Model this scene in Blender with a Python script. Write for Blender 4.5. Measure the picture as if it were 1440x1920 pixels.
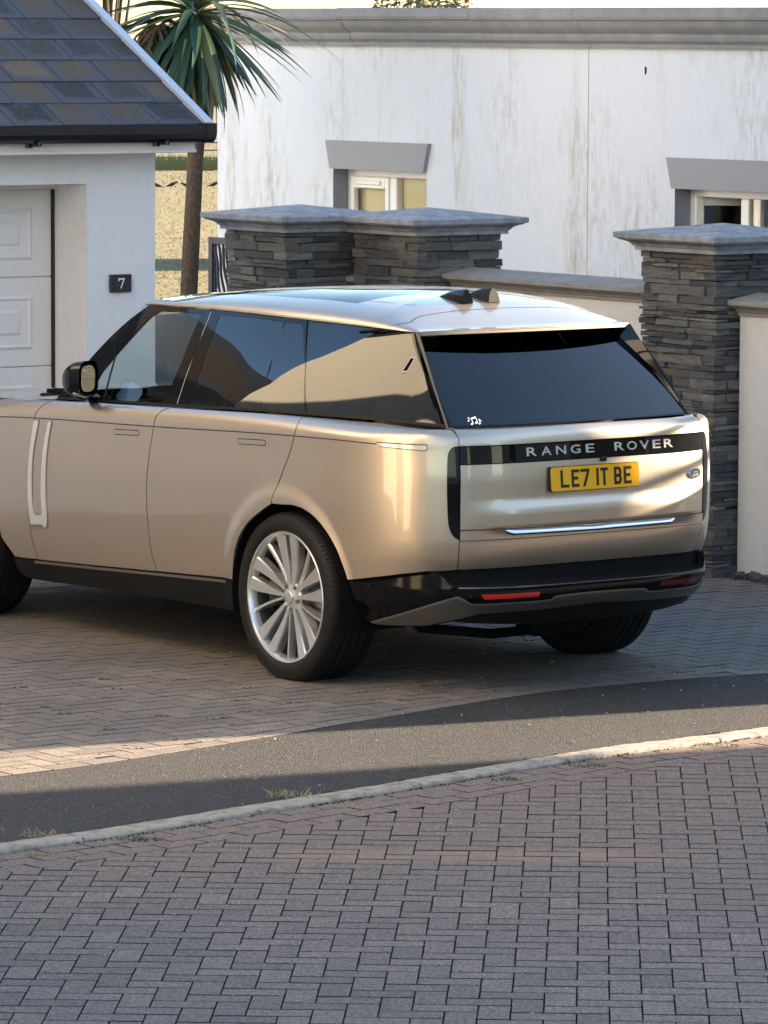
import bpy, bmesh, random
from math import *
from mathutils import Vector, Matrix
from mathutils.geometry import delaunay_2d_cdt

for o in list(bpy.data.objects): bpy.data.objects.remove(o)
SC = bpy.context.scene
COL = SC.collection
random.seed(7)

# ------------------------------------------------------------------ camera
TH = 0.63242                       # heading of driveway, car and walls
CT, ST = cos(TH), sin(TH)
def camera():
    f, pitch, roll, h = 8757.3, 0.10299, 0.004376, 3.0559
    fw = Vector((0, cos(pitch), -sin(pitch))); rt = Vector((1, 0, 0)); up = rt.cross(fw)
    r2 = rt*cos(roll)+up*sin(roll); u2 = -rt*sin(roll)+up*cos(roll)
    cd = bpy.data.cameras.new('camera'); co = bpy.data.objects.new('camera', cd); COL.objects.link(co)
    co.matrix_world = Matrix(((r2.x, u2.x, -fw.x, 0), (r2.y, u2.y, -fw.y, 0), (r2.z, u2.z, -fw.z, h), (0, 0, 0, 1)))
    cd.sensor_fit = 'HORIZONTAL'; cd.sensor_width = 36; cd.lens = f/1440*36
    cd.clip_start = .5; cd.clip_end = 3000
    SC.camera = co
camera()

# ------------------------------------------------------------------ sky, sun, exposure
SUN_EL = radians(13.0)
SUN_DIR = Vector((.9135*cos(SUN_EL), .407*cos(SUN_EL), sin(SUN_EL))).normalized()
w = bpy.data.worlds.new('World'); SC.world = w; w.use_nodes = True
nt = w.node_tree; nt.nodes.clear()
sky = nt.nodes.new('ShaderNodeTexSky'); sky.sky_type = 'NISHITA'; sky.sun_disc = False
sky.sun_elevation = SUN_EL; sky.sun_rotation = atan2(SUN_DIR.x, SUN_DIR.y)
sky.air_density = 1.0; sky.dust_density = .7; sky.ozone_density = 1.8
bg = nt.nodes.new('ShaderNodeBackground'); bg.inputs['Strength'].default_value = .085
wo = nt.nodes.new('ShaderNodeOutputWorld')
nt.links.new(sky.outputs[0], bg.inputs[0]); nt.links.new(bg.outputs[0], wo.inputs[0])
sl = bpy.data.lights.new('sun', 'SUN'); so = bpy.data.objects.new('sun', sl); COL.objects.link(so)
sl.energy = 5.0; sl.angle = radians(.53); sl.color = (1.0, .79, .56)
so.rotation_euler = SUN_DIR.to_track_quat('Z', 'Y').to_euler()
SC.view_settings.view_transform = 'Standard'; SC.view_settings.look = 'None'
SC.view_settings.exposure = 2.68; SC.view_settings.gamma = 1.0
SC.view_settings.use_curve_mapping = False
SC.render.engine = 'CYCLES'
SC.cycles.max_bounces = 10; SC.cycles.transparent_max_bounces = 16
SC.cycles.caustics_reflective = False; SC.cycles.caustics_refractive = False
SC.cycles.use_denoising = True

# ------------------------------------------------------------------ helpers
def K(kx, ky, z=0.0):
    """point in the axes of the driveway (kx towards the right-hand boundary, ky towards the garage)"""
    return Vector((kx*CT-ky*ST, kx*ST+ky*CT, z))

def tag(o, label=None, cat=None, group=None, kind=None):
    if label: o['label'] = label
    if cat: o['category'] = cat
    if group: o['group'] = group
    if kind: o['kind'] = kind
    return o

def link(name, me, parent=None):
    o = bpy.data.objects.new(name, me); COL.objects.link(o)
    if parent: o.parent = parent
    return o

def empty(name, loc=(0, 0, 0), rz=0.0, **k):
    o = bpy.data.objects.new(name, None); COL.objects.link(o)
    o.location = loc; o.rotation_euler = (0, 0, rz); o.empty_display_size = .2
    return tag(o, **k)

def mesh(name, V, Fc, mat, parent=None, smooth=False, **k):
    me = bpy.data.meshes.new(name); me.from_pydata([tuple(v) for v in V], [], Fc)
    if mat: me.materials.append(mat)
    if smooth: me.polygons.foreach_set('use_smooth', [True]*len(me.polygons))
    me.update()
    return tag(link(name, me, parent), **k)

class MB:
    def __init__(s): s.V = []; s.F = []
    def add(s, V, F):
        b = len(s.V); s.V += [tuple(v) for v in V]; s.F += [tuple(b+i for i in f) for f in F]; return s
    def box(s, x0, x1, y0, y1, z0, z1, jit=0):
        V = [(x, y, z) for z in (z0, z1) for y in (y0, y1) for x in (x0, x1)]
        if jit: V = [tuple(c+random.uniform(-jit, jit) for c in v) for v in V]
        return s.add(V, [(0, 2, 3, 1), (4, 5, 7, 6), (0, 1, 5, 4), (2, 6, 7, 3), (0, 4, 6, 2), (1, 3, 7, 5)])
    def bbox(s, x0, x1, y0, y1, z0, z1, b=.01, seg=1):
        bm = bmesh.new(); bmesh.ops.create_cube(bm, size=1)
        for v in bm.verts:
            v.co = Vector((x0+(v.co.x+.5)*(x1-x0), y0+(v.co.y+.5)*(y1-y0), z0+(v.co.z+.5)*(z1-z0)))
        bmesh.ops.bevel(bm, geom=bm.edges[:], offset=b, segments=seg, affect='EDGES', profile=.5)
        bm.verts.index_update()
        s.add([v.co[:] for v in bm.verts], [tuple(v.index for v in f.verts) for f in bm.faces]); bm.free(); return s
    def tube(s, pts, r, n=8, cap=True):
        pts = [Vector(p) for p in pts]; rr = r if isinstance(r, (list, tuple)) else [r]*len(pts)
        V = []; F = []; ref = None
        for i, p in enumerate(pts):
            d = (pts[min(i+1, len(pts)-1)]-pts[max(i-1, 0)]).normalized()
            if ref is None: ref = d.orthogonal().normalized()
            u = (ref-d*ref.dot(d)).normalized(); ref = u; v = d.cross(u)
            V += [p+(u*cos(2*pi*j/n)+v*sin(2*pi*j/n))*rr[i] for j in range(n)]
        for i in range(len(pts)-1):
            for j in range(n): F.append((i*n+j, i*n+(j+1) % n, (i+1)*n+(j+1) % n, (i+1)*n+j))
        if cap: F += [tuple(range(n-1, -1, -1)), tuple((len(pts)-1)*n+j for j in range(n))]
        return s.add(V, F)
    def lathe(s, prof, n=64, axis='y', closed=False):
        """prof: (r, h) about the axis"""
        V = []; F = []; m = len(prof)
        for i in range(n):
            a = 2*pi*i/n
            for r, h in prof:
                V.append((r*cos(a), h, r*sin(a)) if axis == 'y' else (r*cos(a), r*sin(a), h))
        for i in range(n):
            for j in range(m if closed else m-1):
                q = (i*m+j, i*m+(j+1) % m, ((i+1) % n)*m+(j+1) % m, ((i+1) % n)*m+j)
                F.append(q if axis == 'y' else q[::-1])
        return s.add(V, F)
    def sweep(s, path, prof, cap=True):
        """prof: (side, up) swept along a level path; side is to the right of travel"""
        V = []; F = []; m = len(prof); P = [Vector(p) for p in path]
        for i, p in enumerate(P):
            d = (P[min(i+1, len(P)-1)]-P[max(i-1, 0)]); d.z = 0; d.normalize(); sd = Vector((d.y, -d.x, 0))
            V += [p+sd*a+Vector((0, 0, b)) for a, b in prof]
        for i in range(len(P)-1):
            for j in range(m): F.append((i*m+j, i*m+(j+1) % m, (i+1)*m+(j+1) % m, (i+1)*m+j))
        if cap: F += [tuple(range(m)), tuple((len(P)-1)*m+j for j in range(m-1, -1, -1))]
        return s.add(V, F)
    def build(s, name, mat, parent=None, smooth=False, fix=True, **k):
        o = mesh(name, s.V, s.F, mat, parent, smooth, **k)
        if fix:
            bm = bmesh.new(); bm.from_mesh(o.data); bmesh.ops.recalc_face_normals(bm, faces=bm.faces[:]); bm.to_mesh(o.data); bm.free()
        return o

def auto_smooth(o, ang=35):
    me = o.data; me.polygons.foreach_set('use_smooth', [True]*len(me.polygons))
    bm = bmesh.new(); bm.from_mesh(me)
    for e in bm.edges:
        if len(e.link_faces) == 2 and e.calc_face_angle(0) > radians(ang): e.smooth = False
    bm.to_mesh(me); bm.free(); return o

# ------------------------------------------------------------------ materials
MAT = {}
def node_mat(name):
    m = bpy.data.materials.new(name); m.use_nodes = True; MAT[name] = m
    n = m.node_tree.nodes; return m, n, m.node_tree.links, n['Principled BSDF']
def simple(name, col, rough=.5, metal=0.0, coat=0.0, spec=.5, coat_rough=.03):
    m, n, l, b = node_mat(name)
    b.inputs['Base Color'].default_value = (*col, 1); b.inputs['Roughness'].default_value = rough
    b.inputs['Metallic'].default_value = metal; b.inputs['Coat Weight'].default_value = coat
    b.inputs['Coat Roughness'].default_value = coat_rough; b.inputs['Specular IOR Level'].default_value = spec
    return m
def coords(n, l, kind='Object', scale=(1, 1, 1), rot=(0, 0, 0)):
    t = n.new('ShaderNodeTexCoord'); mp = n.new('ShaderNodeMapping')
    mp.inputs['Scale'].default_value = scale; mp.inputs['Rotation'].default_value = rot
    l.new(t.outputs[kind], mp.inputs[0]); return mp.outputs[0]
def noise(n, l, vec, scale, detail=4, rough=.55):
    t = n.new('ShaderNodeTexNoise'); t.inputs['Scale'].default_value = scale
    t.inputs['Detail'].default_value = detail; t.inputs['Roughness'].default_value = rough
    l.new(vec, t.inputs['Vector']); return t.outputs[0]
def ramp(n, l, fac, stops):
    r = n.new('ShaderNodeValToRGB'); e = r.color_ramp.elements
    while len(e) < len(stops): e.new(.5)
    for i, (p, c) in enumerate(stops): e[i].position = p; e[i].color = (*c, 1) if len(c) == 3 else c
    l.new(fac, r.inputs[0]); return r.outputs[0]
def mix(n, l, fac, a, b, mode='MIX'):
    x = n.new('ShaderNodeMix'); x.data_type = 'RGBA'; x.blend_type = mode
    for sock, v in ((x.inputs[0], fac), (x.inputs[6], a), (x.inputs[7], b)):
        if isinstance(v, (int, float)): sock.default_value = v
        elif isinstance(v, tuple): sock.default_value = (*v, 1) if len(v) == 3 else v
        else: l.new(v, sock)
    return x.outputs[2]
def bump(n, l, b, h, strength=.3, dist=.01):
    t = n.new('ShaderNodeBump'); t.inputs['Strength'].default_value = strength; t.inputs['Distance'].default_value = dist
    l.new(h, t.inputs['Height']); l.new(t.outputs[0], b.inputs['Normal'])
def objrand(n):
    return n.new('ShaderNodeObjectInfo').outputs['Random']
def vattr(n, name):
    t = n.new('ShaderNodeAttribute'); t.attribute_name = name; return t.outputs['Color']

def make_materials():
    # car
    m, n, l, b = node_mat('paint')
    v = coords(n, l)
    fl = noise(n, l, v, 900, 1)
    l.new(ramp(n, l, fl, [(.35, (.57, .47, .365)), (.65, (.65, .54, .425))]), b.inputs['Base Color'])
    b.inputs['Metallic'].default_value = .85; b.inputs['Roughness'].default_value = .39
    b.inputs['Coat Weight'].default_value = 1; b.inputs['Coat Roughness'].default_value = .015; b.inputs['Coat IOR'].default_value = 1.65
    simple('gloss_black', (.004, .004, .005), .3, 0, 1.0, 0.0)
    simple('satin_black', (.006, .006, .0065), .5, 0, 0, .25)
    simple('bumper_black', (.004, .004, .005), .10, 0, 0, .28)
    simple('matt_black', (.005, .005, .0055), .85, 0, 0, .15)
    simple('seal', (.01, .01, .011), .6)
    simple('rim_silver', (.74, .74, .73), .30, .75, .6, coat_rough=.08)
    simple('rim_dark', (.25, .25, .26), .35, .9)
    simple('rim_barrel', (.10, .10, .105), .4, .8)  # rim metal darkened to stand in for shade behind the spokes
    simple('chrome', (.78, .79, .81), .10, 1.0)
    simple('satin_silver', (.46, .45, .43), .30, .9, .4)
    simple('skid_metal', (.36, .335, .30), .33, .85)
    simple('brake_disc', (.2, .2, .2), .4, 1.0)
    simple('caliper', (.02, .02, .02), .4)
    m, n, l, b = node_mat('tyre')
    v = coords(n, l); q = noise(n, l, v, 30, 3)
    l.new(ramp(n, l, q, [(.3, (.007, .007, .0075)), (.8, (.013, .0125, .0125))]), b.inputs['Base Color'])
    b.inputs['Roughness'].default_value = .6; b.inputs['Specular IOR Level'].default_value = .3
    for nm, tint, ior in (('glass_clear', (.80, .86, .84), 1.6), ('glass_dark', (.03, .035, .04), 1.85), ('glass_rear', (.05, .055, .06), 1.6), ('window_glass', (.96, .97, .95), 1.7)):
        m = bpy.data.materials.new(nm); m.use_nodes = True; MAT[nm] = m; n = m.node_tree.nodes; l = m.node_tree.links; n.clear()
        o = n.new('ShaderNodeOutputMaterial'); mx = n.new('ShaderNodeMixShader'); tr = n.new('ShaderNodeBsdfTransparent'); gl = n.new('ShaderNodeBsdfGlossy')
        fr = n.new('ShaderNodeFresnel'); fr.inputs[0].default_value = ior; gl.inputs['Roughness'].default_value = .0
        tr.inputs[0].default_value = (*tint, 1); gl.inputs[0].default_value = (.96, .98, 1, 1)
        l.new(fr.outputs[0], mx.inputs[0]); l.new(tr.outputs[0], mx.inputs[1]); l.new(gl.outputs[0], mx.inputs[2]); l.new(mx.outputs[0], o.inputs[0])
    simple('red_lamp', (.55, .008, .015), .12, 0, 1.0)
    simple('dark_red_lamp', (.10, .006, .008), .08, 0, 1.0)
    simple('tail_lamp_black', (.006, .004, .005), .3, 0, 1.0, 0.0)
    simple('plate_yellow', (.90, .43, .006), .28, 0, .5)
    simple('ink', (.008, .008, .008), .4)
    simple('letter_silver', (.82, .82, .80), .22, .85)
    simple('badge_green', (.03, .05, .045), .25, 0, .6)
    simple('sticker_white', (.82, .82, .82), .5)
    simple('leather_cream', (.42, .36, .27), .55)
    simple('leather_dark', (.03, .028, .026), .55)
    simple('headliner', (.10, .095, .085), .9)
    simple('mirror_glass', (.8, .82, .84), .02, 1.0)
    # buildings
    for nm, base, dirt in (('white_render', (.63, .675, .745), .8), ('clean_render', (.79, .82, .86), .12), ('cream_render', (.46, .42, .345), .3), ('wall_render', (.72, .72, .71), .45)):
        m, n, l, b = node_mat(nm)
        v = coords(n, l)
        vs = coords(n, l, scale=(4.2, 4.2, 1.1)); vw = coords(n, l, scale=(.8, .8, .6))
        s1 = noise(n, l, vs, 4.2, 10, .78); s2 = noise(n, l, vw, 1.5, 4, .6); s3 = noise(n, l, v, 130, 3, .7)
        mm = n.new('ShaderNodeMath'); mm.operation = 'MULTIPLY'
        l.new(ramp(n, l, s1, [(.46, (0, 0, 0)), (.60, (1, 1, 1))]), mm.inputs[0]); l.new(ramp(n, l, s2, [(.46, (.10*dirt,)*3), (.64, (.95*dirt,)*3)]), mm.inputs[1])
        c = mix(n, l, mm.outputs[0], base, (.40, .415, .38))
        # sparse green-brown runs
        g1 = noise(n, l, coords(n, l, scale=(1.5, 1.5, .12)), 2.4, 2, .4); g2 = noise(n, l, coords(n, l, scale=(9, 9, 1.4)), 3, 6, .7)
        m2 = n.new('ShaderNodeMath'); m2.operation = 'MULTIPLY'
        l.new(ramp(n, l, g1, [(.63, (0, 0, 0)), (.72, (.8*dirt,)*3)]), m2.inputs[0]); l.new(ramp(n, l, g2, [(.40, (0, 0, 0)), (.66, (1, 1, 1))]), m2.inputs[1])
        c = mix(n, l, m2.outputs[0], c, (.26, .26, .15))
        s4 = noise(n, l, v, 28, 6, .75)
        c = mix(n, l, ramp(n, l, s4, [(.42, (0, 0, 0)), (.75, (.30, .30, .30))]), c, (.52, .54, .55))
        l.new(c, b.inputs['Base Color']); b.inputs['Roughness'].default_value = .92
        bump(n, l, b, s3, .45, .005)
    m, n, l, b = node_mat('cast_stone')
    v = coords(n, l); a = noise(n, l, v, 7, 6, .65); c = noise(n, l, v, 140, 2)
    l.new(ramp(n, l, a, [(.3, (.185, .195, .215)), (.7, (.255, .262, .275))]), b.inputs['Base Color'])
    b.inputs['Roughness'].default_value = .85; bump(n, l, b, c, .3, .003)
    m, n, l, b = node_mat('cap_stone')
    v = coords(n, l); a = noise(n, l, v, 9, 7, .7); c = noise(n, l, v, 110, 3)
    l.new(ramp(n, l, a, [(.3, (.17, .185, .205)), (.5, (.30, .315, .335)), (.72, (.44, .45, .46))]), b.inputs['Base Color'])
    b.inputs['Roughness'].default_value = .9; bump(n, l, b, c, .5, .004)
    m, n, l, b = node_mat('slate_stone')
    v = coords(n, l, scale=(1, 1, 5)); a = noise(n, l, v, 14, 6, .7); r = objrand(n)
    base = ramp(n, l, r, [(0, (.050, .052, .058)), (.3, (.090, .092, .098)), (.55, (.125, .118, .106)), (.8, (.150, .150, .150)), (.94, (.195, .188, .172)), (.997, (.15, .135, .115)), (1, (.26, .16, .08))])
    c = mix(n, l, .55, base, ramp(n, l, a, [(.3, (.35, .35, .36)), (.5, (1.0, 1.0, 1.0)), (.72, (1.9, 1.85, 1.75))]), 'MULTIPLY')
    l.new(c, b.inputs['Base Color']); b.inputs['Roughness'].default_value = .72; bump(n, l, b, a, .9, .02)
    m, n, l, b = node_mat('coping')
    v = coords(n, l); a = noise(n, l, v, 9, 6, .7); c = noise(n, l, v, 120, 3)
    l.new(ramp(n, l, a, [(.3, (.235, .225, .21)), (.7, (.345, .33, .31))]), b.inputs['Base Color']); b.inputs['Roughness'].default_value = .88; bump(n, l, b, c, .4, .004)
    simple('mortar_dark', (.035, .035, .036), .95)
    m, n, l, b = node_mat('roof_slate')
    v = coords(n, l); r = objrand(n)
    off = n.new('ShaderNodeVectorMath'); off.operation = 'ADD'; l.new(v, off.inputs[0]); l.new(r, off.inputs[1])
    sc_ = n.new('ShaderNodeVectorMath'); sc_.operation = 'MULTIPLY_ADD'; l.new(r, sc_.inputs[0]); sc_.inputs[1].default_value = (37, 51, 17); l.new(v, sc_.inputs[2])
    a = noise(n, l, sc_.outputs[0], 9, 6, .7); a2 = noise(n, l, sc_.outputs[0], 60, 4, .7)
    sep = n.new('ShaderNodeSeparateXYZ'); l.new(n.new('ShaderNodeTexCoord').outputs['Generated'], sep.inputs[0])
    def tri(o, k):
        s1 = n.new('ShaderNodeMath'); s1.operation = 'PINGPONG'; s1.inputs[1].default_value = .5; l.new(o, s1.inputs[0])
        s2 = n.new('ShaderNodeMath'); s2.operation = 'MULTIPLY'; s2.inputs[1].default_value = k; l.new(s1.outputs[0], s2.inputs[0]); return s2.outputs[0]
    mn = n.new('ShaderNodeMath'); mn.operation = 'MINIMUM'; l.new(tri(sep.outputs[0], 1.3), mn.inputs[0]); l.new(tri(sep.outputs[1], 1.0), mn.inputs[1])
    ad = n.new('ShaderNodeMath'); ad.operation = 'MULTIPLY_ADD'; l.new(a, ad.inputs[0]); ad.inputs[1].default_value = .55; l.new(mn.outputs[0], ad.inputs[2])
    edge = mix(n, l, ramp(n, l, a2, [(.4, (0, 0, 0)), (.7, (.6, .6, .6))]), (.060, .068, .085), (.105, .110, .122))
    core = ramp(n, l, r, [(0, (.022, .024, .030)), (.25, (.045, .042, .042)), (.5, (.115, .085, .055)), (.75, (.060, .052, .046)), (1, (.145, .108, .068))])
    core = mix(n, l, ramp(n, l, a2, [(.5, (0, 0, 0)), (.72, (.55, .55, .55))]), core, (.15, .135, .115))
    c = mix(n, l, ramp(n, l, ad.outputs[0], [(.40, (0, 0, 0)), (.52, (1, 1, 1))]), edge, core)
    l.new(c, b.inputs['Base Color']); b.inputs['Roughness'].default_value = .72; b.inputs['Specular IOR Level'].default_value = .3; bump(n, l, b, a2, .6, .005)
    simple('verge_metal', (.55, .60, .68), .35, .3)
    simple('gutter_black', (.010, .012, .018), .22)
    simple('white_upvc', (.80, .80, .80), .3)
    m, n, l, b = node_mat('door_white')
    v = coords(n, l, scale=(1, 1, 14)); a = noise(n, l, v, 25, 3)
    l.new(ramp(n, l, a, [(.3, (.70, .70, .72)), (.7, (.78, .78, .79))]), b.inputs['Base Color']); b.inputs['Roughness'].default_value = .42
    simple('grey_paint', (.27, .28, .31), .7)
    simple('plaque_slate', (.022, .022, .025), .5)
    simple('blind_cream', (.92, .84, .56), .8)  # cream sheets behind the panes stand in for their warm reflection
    simple('room_dark', (.03, .028, .025), .9)
    simple('fence_timber', (.22, .16, .11), .8)
    simple('iron_grey', (.09, .09, .11), .5)
    # ground
    m, n, l, b = node_mat('paver_road')
    v = coords(n, l, kind='Generated'); g = coords(n, l)
    w_ = n.new('ShaderNodeNewGeometry').outputs['Position']
    a = noise(n, l, w_, 95, 5, .8); big = noise(n, l, w_, .7, 3); r = objrand(n)
    base = ramp(n, l, r, [(0, (.186, .141, .116)), (.5, (.220, .166, .135)), (1, (.256, .190, .152))])
    c = mix(n, l, .9, base, ramp(n, l, a, [(.38, (.35, .35, .36)), (.46, (.80, .80, .80)), (.54, (1.10, 1.10, 1.08)), (.64, (2.1, 2.05, 2.0))]), 'MULTIPLY')
    c = mix(n, l, ramp(n, l, big, [(.54, (0, 0, 0)), (.72, (.40, .40, .40))]), c, (.19, .135, .105))
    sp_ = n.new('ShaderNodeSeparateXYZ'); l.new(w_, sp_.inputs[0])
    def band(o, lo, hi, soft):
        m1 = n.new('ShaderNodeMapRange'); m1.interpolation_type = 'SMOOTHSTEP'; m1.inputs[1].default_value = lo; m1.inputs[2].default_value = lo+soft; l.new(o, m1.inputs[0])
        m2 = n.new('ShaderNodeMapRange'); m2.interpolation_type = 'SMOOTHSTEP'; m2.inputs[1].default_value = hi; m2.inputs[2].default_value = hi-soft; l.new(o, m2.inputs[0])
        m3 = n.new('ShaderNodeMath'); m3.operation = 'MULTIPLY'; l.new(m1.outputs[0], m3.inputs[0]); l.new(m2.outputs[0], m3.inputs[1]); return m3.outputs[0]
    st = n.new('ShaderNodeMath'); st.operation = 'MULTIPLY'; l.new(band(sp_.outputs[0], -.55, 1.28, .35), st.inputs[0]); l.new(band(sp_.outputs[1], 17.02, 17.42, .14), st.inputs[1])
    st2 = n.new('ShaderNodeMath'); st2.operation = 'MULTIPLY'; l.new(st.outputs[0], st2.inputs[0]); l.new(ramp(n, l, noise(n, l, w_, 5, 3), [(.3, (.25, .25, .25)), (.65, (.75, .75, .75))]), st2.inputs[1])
    c = mix(n, l, st2.outputs[0], c, (.34, .215, .14))  # faint warm streak of light painted into the paver colour
    vs = n.new('ShaderNodeMapping'); vs.inputs['Scale'].default_value = (6, 30, 1); vs.inputs['Rotation'].default_value = (0, 0, -.05); l.new(w_, vs.inputs[0])
    sc = noise(n, l, vs.outputs[0], 3.2, 3)
    c = mix(n, l, ramp(n, l, sc, [(.66, (0, 0, 0)), (.76, (.45, .45, .45))]), c, (.27, .26, .25))
    l.new(c, b.inputs['Base Color']); b.inputs['Roughness'].default_value = .85; bump(n, l, b, a, .7, .004)
    m, n, l, b = node_mat('paver_drive')
    w_ = n.new('ShaderNodeNewGeometry').outputs['Position']
    a = noise(n, l, w_, 85, 5, .8); big = noise(n, l, w_, .9, 4); r = objrand(n)
    at = vattr(n, 'tone')
    base = ramp(n, l, r, [(0, (.165, .145, .128)), (.6, (.210, .182, .158)), (1, (.255, .215, .182))])
    c = mix(n, l, .9, base, ramp(n, l, a, [(.38, (.45, .45, .45)), (.5, (.95, .95, .95)), (.64, (1.8, 1.76, 1.7))]), 'MULTIPLY')
    c = mix(n, l, ramp(n, l, big, [(.42, (0, 0, 0)), (.66, (.65, .65, .65))]), c, (.120, .112, .105))
    l.new(c, b.inputs['Base Color']); b.inputs['Roughness'].default_value = .8; bump(n, l, b, a, .6, .004)
    m, n, l, b = node_mat('joint_sand')
    w_ = n.new('ShaderNodeNewGeometry').outputs['Position']; a = noise(n, l, w_, 120, 4)
    l.new(ramp(n, l, a, [(.3, (.024, .021, .018)), (.7, (.060, .052, .042))]), b.inputs['Base Color']); b.inputs['Roughness'].default_value = 1
    m, n, l, b = node_mat('asphalt')
    w_ = n.new('ShaderNodeNewGeometry').outputs['Position']
    vo = n.new('ShaderNodeTexVoronoi'); vo.inputs['Scale'].default_value = 135; l.new(w_, vo.inputs['Vector'])
    a = noise(n, l, w_, 150, 2, .7); big = noise(n, l, w_, 1.4, 4)
    c = ramp(n, l, vo.outputs['Color'], [(.15, (.011, .0115, .0125)), (.5, (.026, .026, .0275)), (.75, (.045, .0445, .043)), (.94, (.12, .116, .108))])
    c = mix(n, l, ramp(n, l, big, [(.45, (0, 0, 0)), (.8, (.25, .25, .25))]), c, (.075, .07, .062))
    l.new(c, b.inputs['Base Color']); b.inputs['Roughness'].default_value = .82
    bump(n, l, b, vo.outputs['Distance'], 1.0, .007)
    m, n, l, b = node_mat('kerb_concrete')
    w_ = n.new('ShaderNodeNewGeometry').outputs['Position']; a = noise(n, l, w_, 12, 6, .7); c2 = noise(n, l, w_, 160, 2)
    l.new(ramp(n, l, a, [(.33, (.19, .162, .132)), (.48, (.34, .295, .245)), (.68, (.46, .405, .34))]), b.inputs['Base Color']); b.inputs['Roughness'].default_value = .9; bump(n, l, b, c2, .8, .006)
    m, n, l, b = node_mat('field')
    w_ = n.new('ShaderNodeNewGeometry').outputs['Position']
    mp = n.new('ShaderNodeMapping'); mp.inputs['Scale'].default_value = (.32, .55, 1); l.new(w_, mp.inputs[0])
    a = noise(n, l, mp.outputs[0], 2.2, 6, .7); b2 = noise(n, l, mp.outputs[0], .35, 4)
    c = ramp(n, l, a, [(.32, (.105, .082, .028)), (.5, (.155, .118, .038)), (.70, (.205, .158, .056))])
    c = mix(n, l, ramp(n, l, b2, [(.48, (0, 0, 0)), (.66, (.6, .6, .6))]), c, (.13, .15, .04))
    sy_ = n.new('ShaderNodeSeparateXYZ'); l.new(w_, sy_.inputs[0]); mr_ = n.new('ShaderNodeMapRange'); mr_.inputs[1].default_value = 38; mr_.inputs[2].default_value = 42; l.new(sy_.outputs[1], mr_.inputs[0])
    c = mix(n, l, mr_.outputs[0], (.085, .085, .08), c)
    l.new(c, b.inputs['Base Color']); b.inputs['Roughness'].default_value = 1
    simple('straw', (.19, .145, .055), .9); simple('dry_weed', (.40, .32, .16), .9); simple('green_weed', (.06, .10, .03), .8); simple('tall_weed', (.15, .15, .06), .9)
    simple('bird_black', (.012, .012, .014), .5)
    m, n, l, b = node_mat('palm_leaf')
    r = objrand(n)
    l.new(ramp(n, l, r, [(0, (.018, .050, .034)), (.7, (.040, .085, .045)), (.88, (.085, .11, .045)), (1, (.20, .14, .06))]), b.inputs['Base Color']); b.inputs['Roughness'].default_value = .38
    simple('panicle', (.055, .045, .028), .9)
    m, n, l, b = node_mat('palm_bark')
    v = coords(n, l, scale=(1, 1, .5)); a = noise(n, l, v, 55, 5, .7)
    l.new(ramp(n, l, a, [(.3, (.035, .025, .018)), (.7, (.13, .095, .065))]), b.inputs['Base Color']); b.inputs['Roughness'].default_value = .95; bump(n, l, b, a, .9, .02)
    m, n, l, b = node_mat('tree_leaf')
    r = vattr(n, 'tone'); a = n.new('ShaderNodeNewGeometry').outputs['Position']; q = noise(n, l, a, 1.5, 3)
    l.new(ramp(n, l, q, [(.35, (.05, .065, .022)), (.65, (.16, .13, .05))]), b.inputs['Base Color']); b.inputs['Roughness'].default_value = .7
    simple('bark', (.06, .045, .03), .95)
make_materials()
# ------------------------------------------------------------------ ground, paving, kerb
def in_view(x, y, z=0, margin=.03):
    d = Vector((x, y, z-3.0559)); c = d.y*cos(.10299)-d.z*sin(.10299); v = d.z*cos(.10299)+d.y*sin(.10299)
    return c > 0 and abs(d.x/c) < .0822*(1+margin) and abs(v/c) < .1096*(1+margin)

def smooth_line(P, n=8):
    out = []
    for i in range(len(P)-1):
        p0, p1, p2, p3 = P[max(i-1, 0)], P[i], P[i+1], P[min(i+2, len(P)-1)]
        for j in range(n):
            t = j/n
            out.append(tuple(.5*(2*p1[k]+(p2[k]-p0[k])*t+(2*p0[k]-5*p1[k]+4*p2[k]-p3[k])*t*t+(3*p1[k]-p0[k]-3*p2[k]+p3[k])*t**3) for k in range(len(p1))))
    return out+[tuple(P[-1])]
def offset_line(L, d):
    out = []
    for i, p in enumerate(L):
        a, b = L[max(i-1, 0)], L[min(i+1, len(L)-1)]; tx, ty = b[0]-a[0], b[1]-a[1]; n = hypot(tx, ty)
        out.append((p[0]+ty/n*d, p[1]-tx/n*d))
    return out
def nearest(L, x, y):
    best = None
    for i in range(len(L)-1):
        a, b = L[i], L[i+1]; dx, dy = b[0]-a[0], b[1]-a[1]; q = dx*dx+dy*dy
        t = max(0, min(1, ((x-a[0])*dx+(y-a[1])*dy)/q)); px, py = a[0]+dx*t, a[1]+dy*t
        e = hypot(x-px, y-py); n = sqrt(q)
        sd = ((x-a[0])*dy-(y-a[1])*dx)/n            # + on the right of travel
        if best is None or e < best[0]: best = (e, sd, (px, py), (dx/n, dy/n))
    return best
def clip(poly, p, nrm):
    """keep the side where (q-p).nrm >= 0"""
    out = []
    for i in range(len(poly)):
        a, b = poly[i], poly[(i+1) % len(poly)]
        da = (a[0]-p[0])*nrm[0]+(a[1]-p[1])*nrm[1]; db = (b[0]-p[0])*nrm[0]+(b[1]-p[1])*nrm[1]
        if da >= 0: out.append(a)
        if da*db < 0: t = da/(da-db); out.append((a[0]+(b[0]-a[0])*t, a[1]+(b[1]-a[1])*t))
    return out
def area(P): return .5*sum(P[i][0]*P[(i+1) % len(P)][1]-P[(i+1) % len(P)][0]*P[i][1] for i in range(len(P)))

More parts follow.
